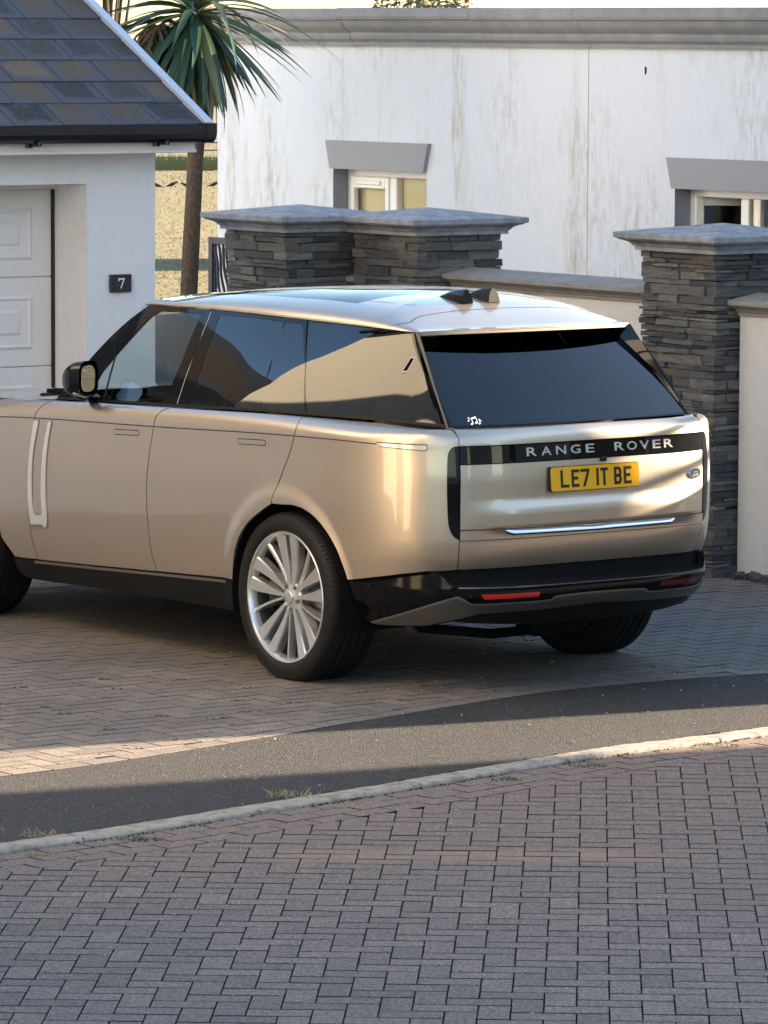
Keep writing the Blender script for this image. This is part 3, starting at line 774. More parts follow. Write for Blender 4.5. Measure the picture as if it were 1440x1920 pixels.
# ------------------------------------------------------------------ garage
def garage():
    KX, KY = 15.34, 23.25
    root = empty('garage', K(KX, KY, -.05), TH, label='white rendered garage with slate roof and white panelled door', cat='garage')
    z0 = .05; x0 = 7.9-KX; ox1, ox0 = 14.857-KX, 12.30-KX; top = 2.40+z0; oh = 2.144+z0; d = .369
    mb = MB(); rect_wall(mb, x0, 0, 0, top, [(ox0, ox1, -.1, oh)], lambda a, z: (a, 0, z))
    mb.add([(0, 0, 0), (0, 5.6, 0), (0, 5.6, top), (0, 0, top)], [(0, 1, 2, 3)])
    mb.add([(0, 0, top), (0, 5.6, top), (0, 2.8, top+1.6)], [(0, 1, 2)])
    mb.build('wall', MAT['clean_render'], root, fix=False)
    mb = MB()
    mb.add([(ox1, .001, 0), (ox1, d, 0), (ox1, d, oh), (ox1, .001, oh)], [(3, 2, 1, 0)])
    mb.add([(ox0, .001, 0), (ox0, d, 0), (ox0, d, oh), (ox0, .001, oh)], [(0, 1, 2, 3)])
    mb.add([(ox0, .001, oh), (ox1, .001, oh), (ox1, d, oh), (ox0, d, oh)], [(3, 2, 1, 0)])
    mb.build('door_reveal', MAT['clean_render'], root, fix=False)
    # rusty dark seal down the door edge
    MB().box(ox1-.013, ox1-.001, d-.02, d+.02, .0, 2.10+z0).build('door_seal', MAT['room_dark'], root)
    MB().box(ox0, ox1, d+.03, d+.05, 0, oh).build('door_backing', MAT['room_dark'], root)
    MB().box(ox0, ox1-.001, d-.05, d+.01, 2.104+z0, oh-.001).build('door_head', MAT['white_upvc'], root)
    door = MB().box(ox0+.02, ox1-.015, d+.012, d+.028, 0, 2.1+z0).build('garage_door', MAT['door_white'], root)
    zs = [.0, .52+z0-.05, 1.051+z0, 1.583+z0, 2.104+z0]
    xr = ox1-.016
    for i in range(4):
        a, b = zs[i]+.003, zs[i+1]-.003
        MB().bbox(ox0+.02, xr, d-.004, d+.012, a, b, .003).build('door_section', MAT['door_white'], door)
        x = xr-.134
        while x-.50 > ox0+.02:
            pm = MB(); za, zb_ = a+.10, b-.105
            def ring(o0, y0, o1, y1):
                A = [(x-.50+o0, y0, za+o0), (x-o0, y0, za+o0), (x-o0, y0, zb_-o0), (x-.50+o0, y0, zb_-o0)]
                B = [(x-.50+o1, y1, za+o1), (x-o1, y1, za+o1), (x-o1, y1, zb_-o1), (x-.50+o1, y1, zb_-o1)]
                pm.add(A+B, [(j, (j+1) % 4, 4+(j+1) % 4, 4+j) for j in range(4)]); return B
            ring(0, d-.0045, .014, d-.014); ring(.014, d-.014, .022, d-.014); ring(.022, d-.014, .03, d-.006); ring(.03, d-.006, .085, d-.006); B = ring(.085, d-.006, .10, d-.015)
            pm.add(B, [(0, 1, 2, 3)])
            pm.build('raised_panel', MAT['door_white'], door)
            x -= .61
    # eaves: soffit, fascia, gutter
    ev = .22; xe = 15.48-KX
    MB().box(x0, xe, -ev+.02, .3, 2.395+z0, 2.40+z0).build('soffit', MAT['white_upvc'], root)
    fa = MB(); fa.bbox(x0, xe, -ev, -ev+.02, 2.325+z0, 2.47+z0, .003); fa.bbox(x0, xe+.002, -ev-.012, -ev-.0005, 2.325+z0, 2.345+z0, .003)
    fa.build('fascia', MAT['white_upvc'], root)
    xg = 15.555-KX
    gp = [(-.055, .055), (-.055, .0), (-.045, -.03), (-.02, -.05), (.02, -.05), (.045, -.03), (.055, 0), (.055, .055), (.048, .055), (.040, -.022), (.016, -.042), (-.016, -.042), (-.04, -.022), (-.048, .055)]
    MB().sweep([(x0, -ev-.06, 2.44+z0), (xg-.07, -ev-.06, 2.44+z0)], gp).build('gutter', MAT['gutter_black'], root)
    gp2 = [(a*1.08, b*1.08+.001) for a, b in gp[:8]]
    MB().sweep([(xg-.07, -ev-.06, 2.44+z0), (xg, -ev-.06, 2.44+z0)], gp2).build('gutter_end', MAT['gutter_black'], root)
    for x in (xg-.35, xg-1.23, xg-2.1, xg-2.98):
        b = MB(); b.bbox(x-.012, x+.012, -ev-.125, -ev-.004, 2.375+z0, 2.40+z0, .004); b.bbox(x-.03, x+.01, -ev-.03, -ev-.002, 2.365+z0, 2.392+z0, .004)
        b.build('gutter_bracket', MAT['gutter_black'], root)
    # roof
    t = .555; ye_ = -ev-.03; zE = 2.485+z0; sl = sqrt(1+t*t); xv = 15.565-KX; ridge = 3.3
    rf = mesh('roof', [(x0, ye_+.02, zE-.03), (xv, ye_+.02, zE-.03), (xv, ridge, zE-.03+t*(ridge-ye_-.02)), (x0, ridge, zE-.03+t*(ridge-ye_-.02)),
                       (x0, 2*ridge+.1, zE-.03), (xv, 2*ridge+.1, zE-.03)], [(0, 1, 2, 3), (3, 2, 5, 4)], MAT['gutter_black'], root)
    g, w_ = .223, .330
    ang = atan(t)
    shared = bpy.data.meshes.new('slate')
    V, F = paver_data([(-w_/2+.003, 0), (w_/2-.003, 0), (w_/2-.003, g*sl+.05), (-w_/2+.003, g*sl+.05)], .009, .002)
    shared.from_pydata(V, [], F); shared.materials.append(MAT['roof_slate']); shared.update()
    mass = MB(); random.seed(5)
    r = 0
    while ye_+g*r < ridge-.05:
        y = ye_+g*r; z = zE+t*g*r
        x = xv-.05-(w_*.62 if r % 2 else w_*.12); full = True
        xx = [x]
        # right-hand closing piece, then whole slates to the left
        cols = []
        xr_ = xv-.035
        first = w_*(.5 if r % 2 else 1.0)*.98+.1*(r % 3)*.3
        xa = xr_-first; cols.append((xa, xr_))
        while xa > x0: cols.append((xa-w_, xa)); xa -= w_
        for c0, c1 in cols:
            cx = (c0+c1)/2; tilt = ang-.030
            near = cx > 12.7-KX and r < 8
            if near:
                if abs((c1-c0)-w_) < 1e-6: me = shared
                else:
                    V, F = paver_data([(-(c1-c0)/2+.003, 0), ((c1-c0)/2-.003, 0), ((c1-c0)/2-.003, g*sl+.05), (-(c1-c0)/2+.003, g*sl+.05)], .009, .002)
                    me = bpy.data.meshes.new('slate'); me.from_pydata(V, [], F); me.materials.append(MAT['roof_slate']); me.update()
                o = link('slate', me, rf); o.location = (cx, y, z+.012+random.uniform(-.0015, .0015)); o.rotation_euler = (tilt+random.uniform(-.004, .004), random.uniform(-.003, .003), random.uniform(-.004, .004))
            else:
                hw = (c1-c0)/2-.003; L = g*sl+.05; ct, st = cos(tilt), sin(tilt)
                P = [(cx-hw, y, z+.012), (cx+hw, y, z+.012), (cx+hw, y+L*ct, z+.012+L*st), (cx-hw, y+L*ct, z+.012+L*st)]
                mass.add(P+[(a, b, c-.009) for a, b, c in P], [(0, 1, 2, 3), (1, 0, 4, 5), (2, 1, 5, 6), (0, 3, 7, 4)])
        r += 1
    tag(mass.build('slate_mass', MAT['roof_slate'], rf, fix=False), kind='stuff')
    # verge strip and barge board
    L = ridge-ye_
    V = [(xv-.045, ye_-.02, zE-.045), (xv+.012, ye_-.02, zE-.045), (xv+.012, ye_-.02, zE+.022), (xv-.045, ye_-.02, zE+.022)]
    V += [(a, b+L, c+t*L) for a, b, c in V]
    mesh('verge_trim', V, [(0, 1, 2, 3), (7, 6, 5, 4), (0, 4, 5, 1), (1, 5, 6, 2), (2, 6, 7, 3), (3, 7, 4, 0)], MAT['verge_metal'], root)
    # house number
    s = empty('house_number_sign', K(15.085, 23.25-.013, 1.553), TH, label='small dark slate plaque with a white number 7 on the garage wall', cat='sign')
    MB().bbox(-.0735, .0735, -.011, .0125, -.052, .052, .003).build('plaque', MAT['plaque_slate'], s)
    P = [(-.021, .030), (.023, .030), (.023, .024), (.0, -.030), (-.008, -.030), (.014, .021), (-.010, .021), (-.016, .012), (-.021, .012)]
    mesh('numeral', [(x, -.0125, z) for x, z in P]+[(x, -.0105, z) for x, z in P], [tuple(range(len(P)))]+[(i, (i+1) % len(P), len(P)+(i+1) % len(P), len(P)+i) for i in range(len(P))], MAT['sticker_white'], s)
    for x in (-.058, .058): MB().lathe([(0, -.0125), (.004, -.0125), (.004, -.010)], 10).build('screw', MAT['matt_black'], s).location = (x, 0, 0)
garage()
# ------------------------------------------------------------------ car body surfaces
def lerp(a,b,t): return a+(b-a)*t
def pw(x,pts):
    # smooth-ish piecewise (monotone hermite) interpolation
    if x<=pts[0][0]: return pts[0][1]
    if x>=pts[-1][0]: return pts[-1][1]
    n=len(pts)
    for i in range(n-1):
        if pts[i][0]<=x<=pts[i+1][0]: break
    def sl(j): return (pts[j+1][1]-pts[j][1])/(pts[j+1][0]-pts[j][0])
    def tang(j):
        if j==0: return sl(0)
        if j==n-1: return sl(n-2)
        a,b=sl(j-1),sl(j)
        return 0.0 if a*b<=0 else 2*a*b/(a+b)
    h=pts[i+1][0]-pts[i][0]; t=(x-pts[i][0])/h
    m0,m1=tang(i)*h,tang(i+1)*h; y0,y1=pts[i][1],pts[i+1][1]
    t2=t*t;t3=t2*t
    return (2*t3-3*t2+1)*y0+(t3-2*t2+t)*m0+(-2*t3+3*t2)*y1+(t3-t2)*m1
def sstep(a,b,x):
    t=min(1,max(0,(x-a)/(b-a))); return t*t*(3-2*t)
X0=.2; AA=1.285; NN=4.85
YB=[(-1.0,.70),(-.914,.716),(-.6,.80),(-.17,.873),(.3,.915),(.7,.93),(1.7,.925),(2.3,.90),(3.0,.86),(3.9,.78)]
ZB=[(-1.0,1.245),(-.914,1.246),(-.5,1.256),(0,1.252),(1.0,1.222),(1.7,1.20),(2.3,1.175),(3.0,1.13),(3.7,1.03),(3.9,.98)]
ZS=[(-1.1,1.165),(-.5,1.172),(-.1,1.166),(1.11,1.125),(2.2,1.091),(2.54,1.074),(3.2,1.03),(3.9,.9)]
WZ=[(.2,.925),(.30,.945),(.38,.960),(.5,.974),(.7,.985),(.9,.988),(1.1,.985),(1.3,.985)]
RZ=[(.3,.16),(.45,.12),(.59,.055),(.66,.022),(.74,.004),(.85,.0),(1.0,.0),(1.16,.012),(1.3,.02)]
YE=[(-.70,.60),(-.561,.633),(0,.685),(.6,.71),(1.2,.705),(1.6,.68),(2.2,.60)]
ZE=[(-.70,1.655),(-.561,1.661),(.22,1.681),(1.0,1.692),(1.55,1.690),(1.8,1.66)]
def yb(x): return pw(x,YB)
def zb(x): return pw(x,ZB)
def ye(x): return pw(x,YE)
def ze(x): return pw(x,ZE)
def arch(x,z):
    f=0
    for cx in (0.0,3.0):
        r=hypot(x-cx,(z-.39))
        if z>.3 and r<.62: f=max(f,1-sstep(.47,.55,r))
    return f
def body(U,z,off=0.0):
    """left body surface; U metres along the flank from x=X0 backwards, wrapping round the corner to the rear centre"""
    s=U/AA
    xs=X0-U
    w=pw(z,WZ); a=AA-pw(z,RZ)
    if s<=0:
        x=xs; y=w
        if x>2.4: y-=.14*((x-2.4)/1.5)**2.2
        gx,gy=x,yb(x); zs_,zb_=pw(x,ZS),zb(x); m=2.2
    else:
        if s<=1: qx,qy=s,1.0
        else: qx,qy=1.0,2.0-s
        k=(qx**NN+abs(qy)**NN)**(-1/NN)
        x=X0-a*qx*k; y=w*qy*k
        if s<=1:
            gx=X0-(X0+.914)*s; gy=yb(gx); zb_=zb(gx); m=2.2+1.2*sstep(.6,1,s)
        else:
            gy=.716*qy; gx=-.914-.05*(1-qy*qy); zb_=1.246; m=3.4
        zs_=pw(x,ZS)
    if s<1: y+=.014*arch(x,z)*(1-sstep(.75,1,s))
    if s>1.1 and .78<z<1.0:
        ww=sstep(1.23,1.62,s)*(1-sstep(2.38,2.77,s))
        x-=.020*(1-sstep(.858,.925,z))*ww*sstep(.775,.80,z)
    if z>zs_:
        t=min(1,(z-zs_)/(zb_-zs_)); c=(max(0,1-t**m))**(1/m)
        # body keeps a little fullness
        x=gx+(x-gx)*c; y=gy+(y-gy)*c
    return (x,y,z)
def glass(x,z):
    """left greenhouse side surface"""
    b,t=zb(x),ze(x); q=(z-b)/(t-b)
    y=lerp(yb(x),ye(x),q)+.018*4*q*(1-q) if -.2<q<1.2 else lerp(yb(x),ye(x),q)
    return (x,y,z)
def rglass(y,z):
    q=(z-1.246)/(1.661-1.246)
    hw=lerp(.716,.633,q); v=y/hw
    x=lerp(-.914,-.475,q)-.05*(1-v*v)-.012*4*q*(1-q)
    return (x,y,z)
ZC=[(-.64,1.668),(-.5,1.718),(-.365,1.754),(-.288,1.773),(0,1.800),(.3,1.811),(.6,1.808),(1.0,1.791),(1.4,1.757),(1.7,1.715)]
def roof(v,X):
    """v -1..1 across (left positive), X along centre line"""
    # trailing edge sweeps forward at the sides
    sw=sstep(.4,-.64,X)*.075*abs(v)**2.2
    sw2=sstep(1.0,1.75,X)*.20*abs(v)**2.4
    x=X+sw-sw2
    e=ye(x); zE=ze(x); zC=pw(X,ZC)
    y=e*v; c=max(0,1-abs(v)**2.7)**(1/1.9)
    return (x,y,zE+(zC-zE)*c)
def normal(fn,a,b,e=2e-4):
    p0=fn(a-e,b);p1=fn(a+e,b);q0=fn(a,b-e);q1=fn(a,b+e)
    u=[p1[i]-p0[i] for i in range(3)];v=[q1[i]-q0[i] for i in range(3)]
    n=(u[1]*v[2]-u[2]*v[1],u[2]*v[0]-u[0]*v[2],u[0]*v[1]-u[1]*v[0]); l=sqrt(sum(c*c for c in n)) or 1
    return tuple(c/l for c in n)

RB=[(.20,.30),(.30,.17),(.38,.075),(.43,.028),(.46,.010),(.50,.0),(.525,.002),(.56,.004),(.60,.010)]
def bumper(U,z):
    s=U/AA; i=pw(z,RB); a=1.362-i; w=.972-i*.45; nn=3.85
    if s<=0: return (X0-U,w,z)
    if s<=1: qx,qy=s,1.0
    else: qx,qy=1.0,2.0-s
    k=(qx**nn+abs(qy)**nn)**(-1/nn)
    x=X0-a*qx*k; y=w*qy*k
    return (x,y+.010*arch(x,z)*(1 if s<1 else 0),z)
# ------------------------------------------------------------------ the car
def in_poly(P, x, y):
    c = False; j = len(P)-1
    for i in range(len(P)):
        if (P[i][1] > y) != (P[j][1] > y) and x < (P[j][0]-P[i][0])*(y-P[i][1])/(P[j][1]-P[i][1])+P[i][0]: c = not c
        j = i
    return c
def densify(P, d):
    out = []
    for i in range(len(P)):
        a, b = P[i], P[(i+1) % len(P)]; n = max(1, int(hypot(b[0]-a[0], b[1]-a[1])/d+.5))
        out += [(a[0]+(b[0]-a[0])*k/n, a[1]+(b[1]-a[1])*k/n) for k in range(n)]
    return out
def inset(P, g):
    if area(P) < 0: P = P[::-1]
    out = []; n = len(P)
    for i in range(n):
        a, b, c = P[i-1], P[i], P[(i+1) % n]
        e1 = Vector((b[0]-a[0], b[1]-a[1])); e2 = Vector((c[0]-b[0], c[1]-b[1]))
        if e1.length < 1e-7 or e2.length < 1e-7: continue
        e1.normalize(); e2.normalize(); m = Vector((-e1.y-e2.y, e1.x+e2.x)); q = m.dot(Vector((-e1.y, e1.x)))
        if q < .25: q = .25
        out.append((b[0]+m.x/q*g, b[1]+m.y/q*g))
    return out
SIGN = {}
def panel(name, outline, fn, mat, parent, sp=.04, thick=.012, gap=.0, off=0.0, mirror=False, holes=(), sy=1.0):
    P = inset(outline, gap) if gap else (outline if area(outline) > 0 else outline[::-1])
    B = densify(P, sp*.5); HS = [densify(h, sp*.5) for h in holes]
    co = [Vector(p) for p in B]; loops = [list(range(len(B)))]
    for h in HS: loops.append(list(range(len(co), len(co)+len(h)))); co += [Vector(p) for p in h]
    ed = [(L[i], L[(i+1) % len(L)]) for L in loops for i in range(len(L))]
    x0, x1 = min(p[0] for p in P), max(p[0] for p in P); y0, y1 = min(p[1] for p in P), max(p[1] for p in P)
    nx, ny = max(1, int((x1-x0)/sp)), max(1, int((y1-y0)/(sp*.8)))
    cell = {}
    for p in co: cell.setdefault((int(p.x//sp), int(p.y//sp)), []).append(p)
    def far(x, y):
        ci, cj = int(x//sp), int(y//sp)
        for i in (-1, 0, 1):
            for j in (-1, 0, 1):
                for p in cell.get((ci+i, cj+j), ()):
                    if (p.x-x)**2+(p.y-y)**2 < (sp*.35)**2: return False
        return True
    for i in range(1, nx):
        for j in range(1, ny):
            x, y = x0+(x1-x0)*i/nx, y0+(y1-y0)*j/ny
            if in_poly(B, x, y) and not any(in_poly(h, x, y) for h in HS) and far(x, y): co.append(Vector((x, y)))
    r = delaunay_2d_cdt(co, ed, [], 0, 1e-7)
    V2, T = r[0], r[2]
    tri = []
    for t in T:
        cx, cy = sum(V2[i].x for i in t)/3, sum(V2[i].y for i in t)/3
        if in_poly(B, cx, cy) and not any(in_poly(h, cx, cy) for h in HS): tri.append(list(t))
    sg = SIGN.get(fn, 1)
    pos = []; nor = []
    for v in V2:
        p = Vector(fn(v.x, v.y)); n = Vector(normal(fn, v.x, v.y))*sg; pos.append(p+n*off); nor.append(n)
    for t in tri:
        a, b, c = (pos[i] for i in t)
        if (b-a).cross(c-a).dot(nor[t[0]]+nor[t[1]]+nor[t[2]]) < 0: t.reverse()
    V = list(pos); N = list(nor); F = [tuple(t) for t in tri]
    # rim along every boundary edge
    cnt = {}
    for t in tri:
        for i in range(3):
            e = (t[i], t[(i+1) % 3]); cnt[e] = cnt.get(e, 0)+1
    bd = [e for e in cnt if (e[1], e[0]) not in cnt]
    if thick:
        for a, b in bd:
            k = len(V); d = (pos[b]-pos[a]).normalized(); sn = d.cross(nor[a])
            V += [pos[a], pos[b], pos[b]-nor[b]*thick, pos[a]-nor[a]*thick]; N += [sn]*4; F.append((k+1, k, k+3, k+2))
    if mirror:
        V = [Vector((v.x, -v.y, v.z)) for v in V]; N = [Vector((n.x, -n.y, n.z)) for n in N]; F = [f[::-1] for f in F]
    me = bpy.data.meshes.new(name); me.from_pydata([v[:] for v in V], [], F); me.materials.append(mat)
    me.polygons.foreach_set('use_smooth', [True]*len(me.polygons)); me.update()
    me.normals_split_custom_set_from_vertices([n[:] for n in N])
    return link(name, me, parent)
SIGN[glass] = -1; SIGN[rglass] = -1; SIGN[roof] = -1

def bodyR(U, z): return body(U, z)
def strip_on(name, fn, pts, wdt, mat, parent, off=.0008, mirror=False, vertical=False):
    """thin line laid along a path of surface parameters"""
    sg = SIGN.get(fn, 1); V = []; F = []
    for i, p in enumerate(pts):
        a, b = pts[max(i-1, 0)], pts[min(i+1, len(pts)-1)]
        d = Vector(fn(*b))-Vector(fn(*a)); d.normalize(); n = Vector(normal(fn, *p))*sg; s = n.cross(d).normalized()
        q = Vector(fn(*p))+n*off; V += [q+s*wdt/2, q-s*wdt/2]
    for i in range(len(pts)-1): F.append((2*i, 2*i+1, 2*i+3, 2*i+2))
    if mirror: V = [Vector((v.x, -v.y, v.z)) for v in V]
    return mesh(name, V, F, mat, parent, True)

def circ(cx, cz, r, a0, a1, n): return [(cx+r*cos(a0+(a1-a0)*i/n), cz+r*sin(a0+(a1-a0)*i/n)) for i in range(n+1)]
def belt(U): 
    x = X0-U
    if U > 0: x = X0-(X0+.914)*min(1, U/AA)
    return (1.246 if U > AA else zb(x))-.0015

def make_wheel(parent, x, side, first):
    """wheel at axle position x, side +1 left / -1 right, outer face away from the car"""
    wl = empty('wheel', (x, side*.975, .3925)); wl.parent = parent
    if side < 0: wl.rotation_euler = (0, 0, pi)
    if x > 1: wl.rotation_euler.z += 0.0
    if first is not None:
        for o in first.children:
            c = o.copy(); COL.objects.link(c); c.parent = wl
        return wl
    # tyre profile (r, y); y=0 outer face
    pr = [(.300, -.262), (.305, -.272), (.318, -.276), (.345, -.280), (.372, -.274), (.392, -.260), (.401, -.240)]
    for y in (-.205, -.160, -.115, -.070):
        pr += [(.405, y-.014), (.4052, y-.006), (.397, y-.0045), (.397, y+.0045), (.4055, y+.006)]
    pr += [(.404, -.040), (.400, -.022), (.3975, -.020), (.3975, -.017), (.399, -.015), (.392, -.002), (.378, .008), (.372, .0075), (.369, .010), (.350, .013), (.332, .012), (.322, .008), (.316, .003), (.311, -.004), (.305, -.012), (.300, -.02)]
    mb = MB(); mb.lathe(pr, 120)
    # flatten where it meets the ground
    mb.V = [(x_, y_, max(z_, -.3925+.0004)) for x_, y_, z_ in mb.V]
    auto_smooth(mb.build('tyre', MAT['tyre'], wl), 28)
    # shoulder sipes
    sp = MB()
    for i in range(110):
        a = 2*pi*i/110
        if -pi/2-.5 < ((a+pi) % (2*pi))-pi < -pi/2+.5: continue
        c, s = cos(a), sin(a); w2 = .0016
        V = []
        for r, y in ((.4015, -.034), (.4000, -.021), (.3935, -.0015), (.386, .0045)):
            V += [(r*c-w2*s, y, r*s+w2*c), (r*c+w2*s, y, r*s-w2*c)]
        V = [(v[0]*1.0015, v[1]+.0004, v[2]*1.0015) for v in V]
        sp.add(V, [(2*k, 2*k+1, 2*k+3, 2*k+2) for k in range(3)])
    sp.build('tread_sipes', MAT['matt_black'], wl, fix=False)
    # rim barrel and lip
    lip = [(.300, -.05), (.306, -.014), (.311, -.004), (.312, .002), (.309, .0055), (.302, .004), (.296, -.004), (.291, -.016), (.288, -.04), (.272, -.10), (.262, -.22), (.268, -.26), (.29, -.265)]
    auto_smooth(MB().lathe(lip[:9], 96).build('rim', MAT['rim_silver'], wl), 40)
    auto_smooth(MB().lathe(lip[8:], 64).build('rim_barrel', MAT['rim_barrel'], wl), 40)
    def spoke(a_in, a_out, r0, r1, w0, w1, y0, y1, dep, mat_name, name, n=10, facet=.35):
        m = MB(); V = []; 
        for i in range(n+1):
            t = i/n; r = r0+(r1-r0)*t; a = a_in+(a_out-a_in)*(t**.8); w_ = w0+(w1-w0)*t**1.15; y = y0+(y1-y0)*(t**1.6)
            c, s = cos(a), sin(a)
            for q, dy in ((-1, -dep), (-1, -.006), (-.86, 0), (facet, -.001), (1, -.009), (1, -dep)):
                V.append((r*c-q*w_*s, y+dy*(1 if t > .1 else .6), r*s+q*w_*c))
        F = []
        for i in range(n):
            for j in range(5): F.append((i*6+j, i*6+j+1, (i+1)*6+j+1, (i+1)*6+j))
        F += [tuple(range(6)), tuple(n*6+j for j in range(5, -1, -1))]
        m.add(V, F); return auto_smooth(m.build(name, MAT[mat_name], wl), 25)
    for k in range(5):
        c = pi/2+k*2*pi/5
        spoke(c+radians(15), c+radians(10.4), .058, .298, .0085, .0355, -.030, -.003, .05, 'rim_silver', 'spoke', facet=.8)
        spoke(c-radians(15), c-radians(10.4), .058, .298, .0085, .0355, -.030, -.003, .05, 'rim_silver', 'spoke', facet=.8)
        c2 = c+pi/5
        spoke(c2+radians(9), c2+radians(0), .062, .292, .007, .0100, -.034, -.014, .04, 'rim_silver', 'thin_spoke')
    hub = [(.0, -.018), (.024, -.019), (.027, -.021), (.028, -.028), (.040, -.032), (.060, -.036), (.070, -.046), (.072, -.10), (.09, -.12), (.0, -.12)]
    auto_smooth(MB().lathe(hub, 40).build('hub', MAT['rim_silver'], wl), 30)
    for k in range(5):
        a = pi/2+pi/5+k*2*pi/5; o = auto_smooth(MB().lathe([(0, -.030), (.008, -.030), (.010, -.034), (.010, -.05)], 6).build('wheel_nut', MAT['rim_dark'], wl), 30)
        o.location = (.056*cos(a), .004, .056*sin(a))
    auto_smooth(MB().lathe([(.06, -.09), (.19, -.09), (.19, -.12), (.06, -.12)], 48).build('brake_disc', MAT['brake_disc'], wl), 30)
    cal = MB()
    for i in range(7):
        pass
    V = []; n = 8
    for i in range(n+1):
        a = radians(-20+52*i/n)
        for r, y in ((.13, -.06), (.222, -.06), (.222, -.135), (.13, -.135)): V.append((r*cos(a), y, r*sin(a)))
    cal.add(V, [(i*4+j, i*4+(j+1) % 4, (i+1)*4+(j+1) % 4, (i+1)*4+j) for i in range(n) for j in range(4)]+[(0, 1, 2, 3), (n*4+3, n*4+2, n*4+1, n*4)])
    cal.build('brake_caliper', MAT['caliper'], wl)
    auto_smooth(MB().lathe([(.0, -.15), (.215, -.15), (.215, -.16), (0, -.16)], 32).build('wheel_back', MAT['matt_black'], wl), 30)
    return wl

def text_mesh(ch, h, wx, depth):
    cu = bpy.data.curves.new('t', 'FONT'); cu.body = ch; cu.align_x = 'CENTER'; cu.extrude = depth; cu.resolution_u = 4; cu.offset = .012
    ob = bpy.data.objects.new('t', cu); COL.objects.link(ob); bpy.context.view_layer.update()
    me = bpy.data.meshes.new_from_object(ob.evaluated_get(bpy.context.evaluated_depsgraph_get()))
    bpy.data.objects.remove(ob); bpy.data.curves.remove(cu)
    xs = [v.co.x for v in me.vertices]; ys = [v.co.y for v in me.vertices]; zs = [v.co.z for v in me.vertices]
    sx = wx/(max(xs)-min(xs)); sy = h/(max(ys)-min(ys)); cx, cy = (max(xs)+min(xs))/2, (max(ys)+min(ys))/2; zd = max(zs)-min(zs) or 1
    for v in me.vertices: v.co = Vector(((v.co.x-cx)*sx, (v.co.y-cy)*sy, (v.co.z-min(zs))/zd*depth))
    return me

